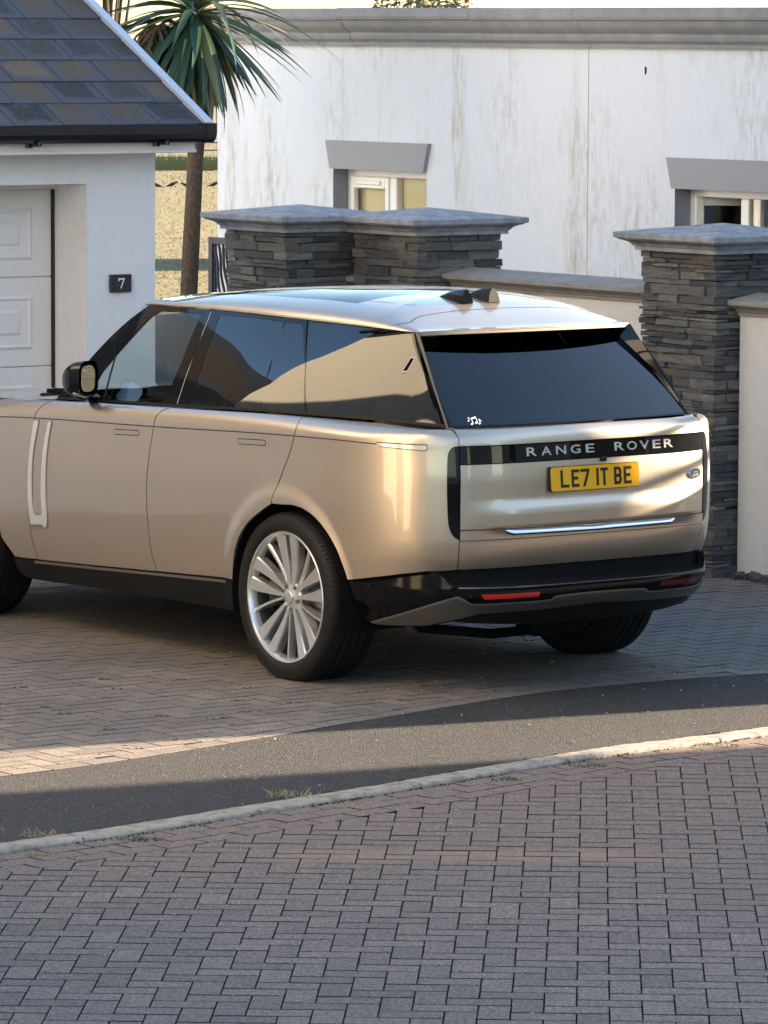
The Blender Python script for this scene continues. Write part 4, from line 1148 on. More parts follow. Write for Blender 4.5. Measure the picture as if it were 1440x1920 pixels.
def car():
    root = empty('car', (.3233, 22.419, 0), TH+pi/2, label='champagne metallic luxury SUV parked on the block-paved driveway', cat='car')
    P_, GB, SB, MBk = MAT['paint'], MAT['gloss_black'], MAT['satin_black'], MAT['matt_black']
    arch_r = [(-.233, .426), (-.216, .505), (-.19, .585), (-.145, .658), (-.075, .723), (.016, .777), (.118, .813), (.215, .832), (.293, .836), (.388, .824), (.479, .789), (.561, .733), (.639, .66), (.717, .569), (.752, .521)]
    d_fr = [(-1.895, 1.178), (-1.941, 1.162), (-1.978, 1.131), (-2.004, 1.091), (-2.042, .958), (-2.069, .82), (-2.079, .683), (-2.073, .574), (-2.064, .52), (-2.051, .438), (-2.019, .359)]
    d_fr = [(-1.88, belt(-1.88))]+d_fr[1:]
    d_mid = [(-.815, belt(-.815)), (-.835, 1.213), (-.865, 1.198), (-.897, 1.166), (-.91, 1.12), (-.945, .987), (-.967, .854), (-.971, .722), (-.96, .592), (-.943, .487), (-.905, .406)]
    d_rr = [(.304, belt(.304)), (.298, 1.234), (.299, 1.206), (.284, 1.155), (.248, 1.077), (.193, .985), (.141, .893), (.118, .829)]
    seam = [(1.375, 1.2445), (1.455, 1.241), (1.515, 1.234), (1.573, 1.209), (1.584, 1.161), (1.578, 1.016), (1.579, .869), (1.582, .747), (1.59, .672), (1.607, .597)]
    arc_lo = [q for q in arch_r if q[0] < .118]; arc_hi = [q for q in arch_r if q[0] > .118]
    def sm(P, n=4): return smooth_line(P, n)
    def bl(u0, u1, n=14): return [(u0+(u1-u0)*i/n, belt(u0+(u1-u0)*i/n)) for i in range(n+1)]
    quarter = sm(d_rr)[::-1]+bl(.304, 1.375)[1:-1]+sm(seam)+[(1.479, .591), (1.372, .59), (1.15, .572), (.944, .547), (.775, .523)]+sm([(.118, .829)]+arc_hi)[::-1][:-1]
    rear_d = sm(d_mid)+[(-.602, .42), (-.283, .434), (-.24, .433)]+sm(arc_lo+[(.118, .829)])[:-1]+sm(d_rr)[::-1]+bl(.304, -.815)[1:-1]
    front_d = sm(d_fr)+[(-1.471, .381)]+sm(d_mid)[::-1]+bl(-.815, -1.88)[1:-1]
    fa = [(-2.8-.465*cos(t), .39+.465*sin(t)) for t in [pi*q/16 for q in range(17)]]
    fender = [(-3.5, belt(-3.5))]+bl(-3.5, -1.88)[1:-1]+sm(d_fr)+[(-2.23, .352)]+[(-2.25, .355)]+[(-2.335, .45)]+[q for q in fa[::-1] if q[1] > .46]+[(-3.265, .42), (-3.5, .42)]
    for mir in (False, True):
        q = panel('quarter_panel', quarter, body, P_, root, .022, .014, .0030, mirror=mir)
        rd = panel('rear_door', rear_d, body, P_, root, .025, .014, .0030, mirror=mir)
        fd = panel('front_door', front_d, body, P_, root, .045, .014, .0030, mirror=mir)
        fe = panel('front_wing', fender, body, P_, root, .05, .014, .0030, mirror=mir)
        # shade of the waist crease, laid as a thin dark strip on every panel
        def zl(u): return pw(X0-u, ZS)-.004
        for par, u0, u1 in ((fe, -3.3, -2.006), (fd, -2.003, -.915), (rd, -.911, .284), (q, .288, .93)):
            strip_on('waist_groove', body, [(u0+(u1-u0)*i/16, zl(u0+(u1-u0)*i/16)) for i in range(17)], .0052, MAT['seal'], par, .0006, mir)
        for par, U0, U1, z0_, z1_ in ((fd, -1.268, -1.037, 1.070, 1.080), (rd, -.186, .054, 1.103, 1.112)):
            def hz(u): return z0_+(z1_-z0_)*(u-U0)/(U1-U0)
            out = []
            rr = .0145
            for cx, a0 in ((U1-rr, -pi/2), (U0+rr, pi/2)):
                for i in range(9): a = a0+pi*i/8; out.append((cx+rr*cos(a), hz(cx)+rr*sin(a)))
            hs = panel('door_handle', out, body, MAT['seal'], par, .03, 0, 0, .0008, mir)
            hs2 = panel('handle_flap', inset(out, .0042), body, P_, par, .03, .002, 0, .0022, mir)
        # gill trim on the front door
        go = sm([(-2.013, 1.080), (-2.054, .903), (-2.073, .765), (-2.075, .628), (-2.057, .520)])+sm([(-1.93, .528), (-1.899, .536), (-1.887, .56), (-1.884, .62), (-1.890, .699), (-1.885, .835), (-1.864, .972), (-1.832, 1.085)])
        gi = sm([(-1.953, 1.0845), (-2.005, .906), (-2.019, .769), (-2.019, .66), (-2.006, .604)])+sm([(-1.999, .598), (-1.957, .606), (-1.947, .616), (-1.950, .721), (-1.941, .83), (-1.915, .968), (-1.877, 1.0865)])
        # open-topped U: cut the inner tongue out of the outer shape
        U_ = sm([(-2.013, 1.080), (-2.054, .903), (-2.073, .765), (-2.075, .628), (-2.057, .520)])+sm([(-1.93, .528), (-1.899, .536), (-1.887, .56), (-1.884, .62), (-1.890, .699), (-1.885, .835), (-1.864, .972), (-1.832, 1.085)])+gi[::-1]
        gt = panel('gill_trim', U_, body, MAT['satin_silver'], fd, .03, .004, .0015, .0040, mir)
        panel('gill_inset', inset(U_, .0075), body, MAT['trim_white'], gt, .03, 0, 0, .0048, mir)
        panel('gill_badge', [(-2.055, .541), (-1.935, .549), (-1.935, .535), (-2.053, .528)], body, MAT['skid_metal'], gt, .03, 0, 0, .0058, mir)
        # sill
        sill = [(-2.27, .345), (-2.019, .356), (-1.471, .378), (-.905, .403), (-.602, .417), (-.25, .431), (-.235, .42), (-.245, .275), (-.78, .275), (-1.407, .265), (-2.064, .249), (-2.20, .255), (-2.25, .29)]
        panel('sill', sill, body, SB, root, .06, .02, .001, -.004, mir)
        panel('sill_step', [(-2.06, .352), (-1.471, .375), (-.905, .400), (-.30, .424), (-.30, .411), (-.905, .387), (-1.471, .362), (-2.06, .339)], body, MAT['skid_metal'], root, .05, .003, 0, .0015, mir)
        # side reflector blade and tail lamp
        panel('reflector_surround', [(.926, 1.1775), (.958, 1.1545), (1.30, 1.1455), (1.326, 1.1465), (1.337, 1.155), (1.336, 1.1735), (1.322, 1.1765)], body, MAT['seal'], q, .02, 0, 0, .0012, mir)
        panel('reflector_strip', [(.934, 1.173), (.962, 1.158), (1.30, 1.149), (1.321, 1.150), (1.332, 1.156), (1.331, 1.170), (1.32, 1.172)], body, MAT['lamp_pale'], q, .02, .002, 0, .0030, mir)
        lamp = sm([(1.582, 1.169), (1.541, 1.166), (1.508, 1.147), (1.493, 1.113), (1.484, 1.016), (1.491, .87), (1.5, .809), (1.529, .764), (1.566, .745), (1.581, .742)])
        panel('tail_lamp', lamp+[(1.579, .9), (1.577, 1.02)], body, MAT['tail_lamp_black'], root, .02, .01, 0, .0030, mir)
        # wheel-arch liners
        for cx, r in ((0.0, .462), (3.0, .468)):
            V = []; n = 20
            for i in range(n+1):
                a = -.25+(pi+.5)*i/n
                for y in (.984 if cx < 1 else .965, .62): V.append((cx-.03*(cx < 1)+r*cos(a), y*(-1 if mir else 1), .39+r*sin(a)))
            o = mesh('wheel_arch_liner', V, [(2*i, 2*i+1, 2*i+3, 2*i+2) for i in range(n)]+[tuple(2*i+1 for i in range(n+1))], MBk, root)
        # greenhouse
        def zt(x): return ze(x)-.003
        A = [(1.602, zt(1.602)), (1.79, 1.571), (1.925, 1.431), (2.0, 1.334), (2.114, 1.203)]
        def be(x): return zb(x)+.001
        def topl(a, b, n=10): return [(a+(b-a)*i/n, zt(a+(b-a)*i/n)) for i in range(n+1)]
        def botl(a, b, n=10): return [(a+(b-a)*i/n, be(a+(b-a)*i/n)) for i in range(n+1)]
        D = [(-.905, 1.252), (-.735, 1.452), (-.552, 1.656)]
        frF = topl(1.010, 1.602)+sm(A)[1:]+botl(2.114, .997)+[(.992, 1.384), (1.0, 1.614)]
        frR = topl(.217, 1.004)[::1]+[(.994, 1.614), (.986, 1.384), (.991, be(.991))]+botl(.991, -.045)[1:]+[(.066, 1.464)]
        frQ = topl(-.552, .211)+[(.060, 1.464), (-.051, be(-.051))]+botl(-.051, -.895)[1:]+[(-.72, 1.468)]
        wF = [(1.467, 1.659), (1.30, 1.666), (1.08, 1.664), (1.078, 1.635), (1.071, 1.431), (1.104, 1.235), (1.4, 1.224), (1.735, 1.214), (1.775, 1.232), (1.79, 1.30), (1.775, 1.345), (1.68, 1.462), (1.553, 1.604), (1.525, 1.632)]
        wR = [(.922, 1.668), (.60, 1.670), (.25, 1.659), (.215, 1.64), (.074, 1.464), (-.025, 1.262), (.4, 1.249), (.891, 1.234), (.888, 1.416), (.908, 1.6)]
        wQ = [(.198, 1.671), (-.1, 1.670), (-.541, 1.650), (-.712, 1.470), (-.885, 1.2555), (-.489, 1.2605), (-.043, 1.2625), (.067, 1.465)]
        ff = panel('front_door_frame', frF, glass, GB, root, .05, .010, .001, 0, mir, holes=[wF])
        fr = panel('rear_door_frame', frR, glass, GB, root, .05, .010, .001, 0, mir, holes=[wR])
        fq = panel('quarter_window_frame', frQ, glass, GB, root, .05, .010, .001, 0, mir, holes=[wQ])
        panel('front_side_window', wF, glass, MAT['glass_clear'], root, .06, 0, 0, -.0015, mir)
        panel('rear_side_window', wR, glass, MAT['glass_dark'], root, .06, 0, 0, -.0015, mir)
        panel('quarter_window', wQ, glass, MAT['glass_dark'], root, .05, 0, 0, -.0008, mir)
        strip_on('window_divider', glass, [(1.70, 1.43), (1.675, 1.33), (1.652, 1.215)], .020, SB, ff, .001, mir)
        strip_on('window_divider', glass, [(.376, 1.668), (.336, 1.449), (.311, 1.25)], .010, SB, fr, .0006, mir)
        strip_on('pillar_edge', glass, [(1.0065, 1.68), (.9965, 1.614), (.9885, 1.384), (.994, 1.23)], .0035, MAT['trim_white'], ff, .0006, mir)
        strip_on('belt_trim', glass, [(2.10-3.0*i/30, zb(2.10-3.0*i/30)+.0075) for i in range(31)], .013, SB, root, .0015, mir)
        # rear pillar trim from the flank edge in to the back glass
        V = []; n = 14
        for i in range(n+1):
            t = i/n; z = 1.247+(1.659-1.247)*t; f = (z-1.246)/(1.661-1.246)
            xo, yo = -.914+(.914-.561)*f, .716+(.633-.716)*f
            gi_ = rglass(yo-.010-.075*max(0, f-.5)/.5, z)
            s = -1 if mir else 1
            V += [(xo+.004, s*(yo+.001), z), (xo-.006-.020*max(0, f-.4), s*(yo-.003), z), (gi_[0]-.002, s*gi_[1], z)]
        F = []
        for i in range(n):
            for j in (0, 1): F.append((3*i+j, 3*i+j+1, 3*i+4+j, 3*i+3+j))
        o = mesh('rear_pillar_trim', V, F, GB, root); auto_smooth(o, 30)
    # tailgate
    L, R_ = 1.5865, 2*2*AA-1.5865
    def band(name, z0_, z1_, mat, gap=0, off=0., thick=.012, u0=L, u1=R_, sp=.05, par=root):
        n = 24; return panel(name, [(u0+(u1-u0)*i/n, z0_) for i in range(n+1)]+[(u1+(u0-u1)*i/n, z1_) for i in range(n+1)], body, mat, par, sp, thick, gap, off)
    n = 30
    seamR = [(4*AA-u, z) for u, z in seam]
    up = [(1.585, 1.168)]+[(L+(R_-L)*i/n, 1.168) for i in range(1, n)]+[(4*AA-1.585, 1.168)]
    topz = [(1.38+(4*AA-2.76)*i/40, 1.2445) for i in range(41)]
    tail_up = [p for p in sm(seam) if p[1] > 1.168]
    shelf = tail_up+up+[(4*AA-a, b) for a, b in tail_up[::-1]]+topz[::-1][1:-1]
    tg = panel('tailgate', shelf, body, P_, root, .04, .012, .002)
    band('tailgate_skin', .785, 1.084, P_, .0015, par=tg, sp=.024)
    gar = band('garnish_panel', 1.0855, 1.1665, GB, .001, .003, par=tg)
    band('trim_band', .7365, .7835, P_, .001, .005, par=tg)
    low_l = [(1.5855, .735), (1.592, .672), (1.609, .598)]
    panel('tailgate_foot', low_l+[(1.609+(4*AA-3.218)*i/20, .598) for i in range(1, 20)]+[(4*AA-a, b) for a, b in low_l[::-1]]+[(R_+(L-R_)*i/20, .735) for i in range(1, 20)], body, P_, tg, .05, .012, .0015)
    def wedge(u, z):
        p = Vector(body(u, z)); n_ = Vector(normal(body, u, z)); return tuple(p+n_*(.0035+.022*max(0, (.7825-z)/.02)))
    panel('bright_strip', [(1.906, .7815), (1.93, .770), (1.96, .764), (2.57, .760), (3.18, .764), (3.21, .770), (3.234, .7815), (2.57, .7825)], wedge, MAT['chrome'], tg, .03, .012, 0, 0)
    # crease below the plate
    # wording on the garnish panel
    word = 'RANGE ROVER'; us = []
    for i in range(5): us.append(2.055+.052+(.550-.104)*i/4)
    for i in range(5): us.append(2.729+.052+(.499-.104)*i/4)
    cache = {}
    for ch, u in zip(word.replace(' ', ''), us):
        if ch not in cache:
            cache[ch] = text_mesh(ch, .040, .058 if ch != 'E' else .050, .004); cache[ch].materials.append(MAT['letter_silver'])
        o = link('letter', cache[ch], gar)
        p = Vector(body(u, 1.131)); nrm = Vector(normal(body, u, 1.131)); rgt = Vector((0, 0, 1)).cross(nrm).normalized(); up_ = nrm.cross(rgt)
        M = Matrix(((rgt.x, up_.x, nrm.x, p.x+nrm.x*.0035), (rgt.y, up_.y, nrm.y, p.y+nrm.y*.0035), (rgt.z, up_.z, nrm.z, p.z+nrm.z*.0035), (0, 0, 0, 1)))
        o.matrix_local = M
    def on_body(u, z, off):
        p = Vector(body(u, z)); nrm = Vector(normal(body, u, z)); rgt = Vector((0, 0, 1)).cross(nrm).normalized(); up_ = nrm.cross(rgt); p = p+nrm*off
        return Matrix(((rgt.x, up_.x, nrm.x, p.x), (rgt.y, up_.y, nrm.y, p.y), (rgt.z, up_.z, nrm.z, p.z), (0, 0, 0, 1)))
    # number plate
    pl = empty('number_plate'); pl.parent = root
    tl = .0857
    pl.matrix_local = Matrix(((0, sin(tl), -cos(tl), -1.1085), (-1, 0, 0, 0), (0, cos(tl), sin(tl), .9993), (0, 0, 0, 1)))
    # local x to the right, y up, z out
    MB().bbox(-.263, .263, -.0585, .0585, -.018, -.004, .004).build('plate_backing', SB, pl)
    bm = MB(); cp = []
    for cx, cy, a0 in ((.248, .0435, 0), (-.248, .0435, pi/2), (-.248, -.0435, pi), (.248, -.0435, 3*pi/2)):
        for i in range(5): a = a0+pi/2*i/4; cp.append((cx+.012*cos(a), cy+.012*sin(a)))
    bm.add([(x, y, 0) for x, y in cp]+[(x, y, -.004) for x, y in cp], [tuple(range(len(cp)))]+[((i+1) % len(cp), i, len(cp)+i, len(cp)+(i+1) % len(cp)) for i in range(len(cp))])
    bm.build('plate_face', MAT['plate_yellow'], pl)
    def glyph(ch, x0, w_, h=.079):
        t = .0138; m = MB(); y0 = -h/2; y1 = h/2
        def r(a, b, c, d): m.box(x0+a, x0+b, c, d, .0002, .0012)
        def q(pts):
            k = len(pts); m.add([(x0+a, b, .0012) for a, b in pts]+[(x0+a, b, .0002) for a, b in pts], [tuple(range(k))]+[((i+1) % k, i, k+i, k+(i+1) % k) for i in range(k)])
        if ch in 'LE': r(0, t, y0, y1); r(t, w_, y0, y0+t)
        if ch == 'E': r(t, w_, y1-t, y1); r(t, w_*.86, -t/2, t/2)
        if ch == 'I': r(0, t, y0, y1)
        if ch == 'T': r(w_/2-t/2, w_/2+t/2, y0, y1-t); r(0, w_, y1-t, y1)
        if ch == '7': r(0, w_, y1-t, y1); q([(w_*.98-t*.95, y1-t), (w_, y1-t), (w_*.42+t*.4, y0), (w_*.42-t*.72, y0)])
        if ch == 'B':
            r(0, t, y0, y1)
            for a, b in ((-t/2, y1), (y0, t/2)):
                r(t, w_*.74, b-t, b); r(t, w_*.74, a, a+t)
                k = 10; ro = (b-a)/2; cy = (a+b)/2; cx = w_-ro*.72; rx = ro*.72
                P2 = [(cx+rx*cos(-pi/2+pi*i/k), cy+ro*sin(-pi/2+pi*i/k)) for i in range(k+1)]; ri = ro-t
                P3 = [(cx+(rx-t)*cos(-pi/2+pi*i/k), cy+ri*sin(-pi/2+pi*i/k)) for i in range(k+1)]
                for i in range(k): q([P2[i], P2[i+1], P3[i+1], P3[i]][::1])
                if cx > w_*.74: r(w_*.74, cx, b-t, b); r(w_*.74, cx, a, a+t)
        return m.build('plate_character', MAT['ink'], pl)
    for ch, xa, xb in (('L', -.206, -.157), ('E', -.142, -.096), ('7', -.089, -.036), ('I', .005, .019), ('T', .029, .074), ('B', .110, .155), ('E', .168, .214)):
        glyph(ch, xa, xb-xa, .081)
    # oval badge
    bd = empty('badge'); bd.parent = root; bd.matrix_local = on_body(3.432, .979, .003)
    def oval(a, b, z0_, z1_, nm, mt):
        k = 28; V = [(a*cos(2*pi*i/k), b*sin(2*pi*i/k), z1_) for i in range(k)]+[(a*1.03*cos(2*pi*i/k), b*1.03*sin(2*pi*i/k), z0_) for i in range(k)]
        return mesh(nm, V, [tuple(range(k))]+[((i+1) % k, i, k+i, k+(i+1) % k) for i in range(k)], mt, bd)
    oval(.047, .0255, -.004, .004, 'badge_rim', MAT['chrome']); oval(.041, .0205, .004, .0048, 'badge_face', MAT['badge_green'])
    for i, (tx, yy) in enumerate((('LAND', .007), ('ROVER', -.008))):
        me = text_mesh(tx, .0095, .038 if i == 0 else .046, .0008); me.materials.append(MAT['letter_silver']); o = link('badge_lettering', me, bd); o.location = (0, yy, .0049)
    # rear camera pod
    o = MB().bbox(-.018, .018, -.012, .012, -.01, .012, .005).build('reversing_camera', SB, root); o.matrix_local = on_body(2.655, 1.078, .0)
    # back glass and roof
    hw = .716
    go = [(-.690, 1.252), (-.35, 1.248), (0, 1.247), (.35, 1.248), (.690, 1.252), (.668, 1.40), (.645, 1.52), (.598, 1.600), (.58, 1.636), (0, 1.640), (-.58, 1.636), (-.598, 1.600), (-.645, 1.52), (-.668, 1.40)]
    rw = panel('rear_window', go, rglass, MAT['glass_rear'], root, .05, .0, 0, 0)
    # frit borders just inside the glass
    for s in (-1, 1):
        panel('frit_border', [(s*.700, 1.249), (s*.640, 1.249), (s*.585, 1.40), (s*.548, 1.52), (s*.52, 1.634), (s*.575, 1.634), (s*.655, 1.52), (s*.678, 1.40)], rglass, GB, rw, .05, 0, 0, -.002)
    panel('frit_border', [(-.63, 1.272), (.63, 1.272), (.69, 1.2475), (0, 1.2445), (-.69, 1.2475)], rglass, GB, rw, .05, 0, 0, -.002)
    rp = [(-1+2*i/40, -.645) for i in range(41)]
    rf_out = rp+[(1, -.645+(1.86+.645)*i/40) for i in range(1, 41)]+[(1-2*i/30, 1.86) for i in range(1, 31)]+[(-1, 1.86-(1.86+.645)*i/40) for i in range(1, 40)]
    gl_out = [(-.78, .02), (-.4, .006), (0, .0), (.4, .006), (.78, .02), (.80, .5), (.80, 1.2), (.76, 1.66), (-.76, 1.66), (-.80, 1.2), (-.80, .5)]
    rfo = panel('roof', rf_out, roof, P_, root, .06, .018, 0, 0, holes=[gl_out])
    panel('glass_roof', inset(gl_out, .006), roof, GB, root, .06, .006, 0, -.001)
    seam_l = sm([(.955, -.455), (.87, -.475), (.82, -.452), (.76, -.427), (.68, -.416), (.40, -.404), (0, -.398)])
    strip_on('roof_seam', roof, seam_l+[(-a, b) for a, b in seam_l[::-1][1:]], .0045, MAT['seal'], rfo, .0008)
    for s in (-1, 1): strip_on('roof_seam', roof, [(s*.70, .02), (s*.67, -.1), (s*.60, -.25), (s*.42, -.402)], .0045, MAT['seal'], rfo, .0008)
    # spoiler trailing face, underside and high-level lamp
    V = []; n = 40
    for i in range(n+1):
        v = -1+2*i/n; a = Vector(roof(v*.995, -.645)); b = a+Vector((.012, 0, -.020)); yv = v*.60; c = Vector(rglass(yv, 1.637)); c.x -= .001
        V += [a+Vector((.001, 0, .0015)), b, Vector((c.x, v*.612, 1.641))]
    F = []
    for i in range(n):
        for j in (0, 1): F.append((3*i+j, 3*i+j+1, 3*i+4+j, 3*i+3+j))
    auto_smooth(mesh('spoiler', V, F, GB, root), 30)
    V = []
    for i in range(21):
        v = -.42+.84*i/20; a = Vector(roof(v, -.645)); V += [a+Vector((-.0015, 0, -.004)), a+Vector((.0085, 0, -.018))]
    mesh('high_level_lamp', V, [(2*i, 2*i+1, 2*i+3, 2*i+2) for i in range(20)], MAT['dark_red_lamp'], root)
    # shark-fin aerials
    for y0_, x0_ in ((.150, -.26), (-.010, -.26)):
        f = empty('roof_aerial', (x0_, y0_, roof(y0_/.66, -.27)[2]-.006)); f.parent = root
        V = []; n = 14
        for i in range(n+1):
            t = i/n; x_ = .225-.285*t; hgt = .066*(sin(pi*.5*t**.85))**1.15; w_ = .034*(.25+.75*sin(pi*.5*min(1, t*1.1)))
            for q in range(9):
                a = pi*q/8; V.append((x_+(.012 if i == n else 0)*sin(a), w_*cos(a)*(1-.35*sin(a)), max(0, hgt*sin(a)**.75)))
        F = [(i*9+j, i*9+j+1, (i+1)*9+j+1, (i+1)*9+j) for i in range(n) for j in range(8)]+[tuple(n*9+j for j in range(9))]
        m = MB(); m.add(V, F); auto_smooth(m.build('aerial_fin', GB if y0_ > 0 else SB, f), 40)
    # windscreen, bonnet, nose
    V = []; nv = 16; nu = 10
    for i in range(nv+1):
        v = -1+2*i/nv; top = Vector(roof(v*.97, 1.855)); bot = Vector((2.42-.27*v*v, .845*v, 1.195))
        for j in range(nu+1):
            t = j/nu; p = top.lerp(bot, t); p.x += .02*4*t*(1-t); p.z += .015*4*t*(1-t); V.append(p)
    o = mesh('windscreen', V, [(i*(nu+1)+j, (i+1)*(nu+1)+j, (i+1)*(nu+1)+j+1, i*(nu+1)+j+1) for i in range(nv) for j in range(nu)], MAT['glass_clear'], root, True)
    V = []; nu = 24
    for i in range(nu+1):
        x_ = 2.15+(3.70-2.15)*i/nu
        for j in range(17):
            v = -1+2*j/16; y_ = (yb(x_)-.001)*v; z_ = zb(x_)-.0005+(.045-.02*(x_-2.15)/1.55)*(1-abs(v)**2.6)+(.012 if .55 < abs(v) < .8 else 0)
            V.append((x_, y_, z_))
    mesh('bonnet', V, [(i*17+j, (i+1)*17+j, (i+1)*17+j+1, i*17+j+1) for i in range(nu) for j in range(16)], P_, root, True)
    V = []
    for i in range(21):
        v = -1+2*i/20
        for j in range(13):
            t = j/12; z_ = .32+(zb(3.70)-.32)*t; wv = (.84-.03*(1-t)); V.append((3.70+.16*(1-abs(v)**2.4)-.05*t*t, wv*v, z_))
    mesh('front_bumper', V, [(i*13+j, (i+1)*13+j, (i+1)*13+j+1, i*13+j+1) for i in range(20) for j in range(12)], P_, root, True)
    MB().bbox(3.78, 3.875, -.45, .45, .72, .92, .02).build('grille', GB, root)
    for s in (-1, 1): MB().bbox(3.66, 3.80, s*.64-.14, s*.64+.14, .84, .93, .02).build('headlamp', MAT['lamp_pale'], root)
    MB().bbox(2.13, 2.46, -.80, .80, 1.165, 1.19, .01).build('scuttle', MBk, root)
    for s in (-1, 1): MB().tube([(2.16, s*.60, 1.20), (2.20, s*.82, 1.215), (2.22, s*.90, 1.222)], [.006, .018, .01], 8).build('wiper_arm', MBk, root, True)
    # rear bumper
    topb = [(.666, .515), (.775, .522), (.944, .546), (1.15, .571), (1.30, .583), (1.345, .580), (1.39, .560), (1.43, .540), (1.48, .528)]
    mid_u = [1.50+(4*AA-3.0)*i/40 for i in range(41)]
    tt = [(.822, .326), (.997, .372), (1.245, .432), (1.441, .470), (1.494, .478), (1.536, .469), (1.588, .451), (1.638, .445), (1.9, .448), (2.177, .450), (2.232, .466)]
    ttR = [(4*AA-a, b) for a, b in tt[::-1]]
    lowb = [(.684, .466), (.726, .391), (.794, .327)]
    bout = lowb[::-1]+topb+[(u, .5985) for u in mid_u]+[(4*AA-a, b) for a, b in topb[::-1]]+[(4*AA-a, b) for a, b in lowb]+ttR[::-1][::-1][::-1] if False else None
    cy_ = tt+[(2.542, .471)]+ttR
    bout = topb+[(u, .5235) for u in mid_u]+[(4*AA-a, b) for a, b in topb[::-1]]+[(4*AA-a, b) for a, b in lowb]+cy_[::-1]+lowb[::-1]
    rb = panel('rear_bumper', bout, bumper, MAT['bumper_black'], root, .04, .015, 0, 0)
    ul = [(.857, .318), (1.286, .333), (1.542, .371), (1.691, .398), (2.207, .406), (2.57, .418)]
    trim = tt+[(2.57, .470)]+ttR+[(4*AA-a, b) for a, b in ul[:-1]]+ul[::-1]
    panel('skid_trim', trim, bumper, MAT['skid_plate'], root, .04, .012, 0, .0025)
    strip_on('trim_edge', bumper, sm(cy_, 3), .010, MAT['satin_silver'], rb, .004)
    strip_on('lip_edge', bumper, [(1.50+(4*AA-3.0)*i/40, .521) for i in range(41)], .006, MAT['lip_grey'], rb, .002)  # grey strip paints the thin highlight along the bumper lip
    under = ul[::-1]+[(.87, .310), (1.286, .322), (1.5, .350)]+[(1.62+(4*AA-3.24)*i/30, .345-.03*sin(pi*i/30)) for i in range(0, 31)]+[(4*AA-1.5, .350), (4*AA-1.286, .322), (4*AA-.87, .310)]+[(4*AA-a, b) for a, b in ul[:-1]]
    panel('valance', under, bumper, SB, root, .05, .01, 0, -.004)
    ridge = [(u, .545-.0*u) for u in mid_u]
    for (pts, mt) in (([(1.668, .491), (2.093, .493), (2.090, .471), (1.695, .468)], 'red_lamp'), ([(4*AA-a, b) for a, b in [(1.668, .491), (2.093, .493), (2.090, .471), (1.695, .468)]], 'dark_red_lamp')):
        panel('fog_reflector', pts, bumper, MAT[mt], root, .03, .004, 0, .004)
    for u, z in ((.796, .506), (1.60, .482), (2.16, .488), (4*AA-.796, .506)):
        o = MB().lathe([(0, 0), (.0095, 0), (.011, -.002)], 16, axis='z').build('parking_sensor', SB, rb)
        p = Vector(bumper(u, z)); nn = Vector(normal(bumper, u, z)); o.matrix_local = Matrix.Translation(p+nn*.002) @ nn.to_track_quat('Z', 'Y').to_matrix().to_4x4()
    # recessed step between tailgate foot and bumper lip
    V = []; n = 48
    for i in range(n+1):
        u = 1.26+(4*AA-2.52)*i/n; e = min(u, 4*AA-u)
        zt_ = .5235 if e > 1.48 else pw(e, [(1.2, .577), (1.30, .583), (1.345, .580), (1.39, .560), (1.43, .540), (1.48, .528)])
        a = Vector(bumper(u, zt_)); c = Vector(body(u, .604)); nb = Vector(normal(body, u, .604)); c = c-nb*.022; b = a-Vector(normal(bumper, u, zt_))*.030
        V += [a, a.lerp(b, .12)+Vector((0, 0, .006)), b+Vector((0, 0, .003)), Vector((c.x, c.y, zt_+.012)).lerp(b, .15), c]
    F = []
    for i in range(n):
        for k in range(4): F.append((5*i+k, 5*i+k+1, 5*i+6+k, 5*i+5+k))
    mesh('bumper_step', V, F, MBk, root)
    # underbody
    ub = MB(); ub.bbox(.42, 3.6, -.60, .60, .24, .42, .05); ub.bbox(-.72, .5, -.44, .44, .30, .46, .05); ub.bbox(.45, 2.5, -.90, .90, .27, .40, .03); ub.build('underbody', MBk, root)
    MB().tube([(-.2, -.56, .40), (-.52, -.50, .27), (-.64, -.2, .235), (-.64, .25, .235), (-.50, .55, .27), (-.2, .60, .40)], .024, 10).build('exhaust_pipe', MBk, root, True)
    MB().tube([(0, -.72, .36), (0, .72, .36)], .04, 10).build('rear_axle', MBk, root, True)
    MB().bbox(-.86, -.70, -.16, .16, .235, .33, .02).build('tow_mount', MBk, root)
    # inner shell keeps the gaps dark
    V = []; F = []; nu, nz = 70, 14
    us_ = [-3.4+(2*AA+3.4)*i/nu for i in range(nu+1)]
    for u in us_:
        for j in range(nz+1):
            z = .40+(1.235-.40)*j/nz; p = Vector(body(u, min(z, belt(u)-.03))); n_ = Vector(normal(body, u, min(z, belt(u)-.035))); V.append(p-n_*.03)
    for i in range(nu):
        for j in range(nz):
            q = (i*(nz+1)+j, (i+1)*(nz+1)+j, (i+1)*(nz+1)+j+1, i*(nz+1)+j+1)
            c = sum((V[k] for k in q), Vector())/4
            if any(hypot(c.x-a, c.z-.39) < .54 and c.y > .5 for a in (-.03, 3.0)): continue
            F.append(q)
    k = len(V); V2 = V+[Vector((v.x, -v.y, v.z)) for v in V]; F2 = F+[tuple(i+k for i in f[::-1]) for f in F]
    mesh('inner_shell', V2, F2, MBk, root, True)
    # door mirrors
    for s in (1, -1):
        mr = empty('door_mirror', (1.72, s*.935, 1.225), s*radians(20)); mr.parent = root
        V = []; nr, ns = 14, 20
        for i in range(nr+1):
            t = i/nr   # front (0) to glass side (1)
            x_ = .115-.155*t; k = max(.02, sin(pi*.5*min(1, t*1.25+.02)))**.55
            for j in range(ns):
                a = 2*pi*j/ns; cy2 = s*.100; hw_, hh_ = .080*k, .090*k
                ca, sa = cos(a), sin(a); e = .62
                V.append((x_, cy2+hw_*copysign(abs(ca)**e, ca), .098+hh_*copysign(abs(sa)**e, sa)-.012*(1-t)))
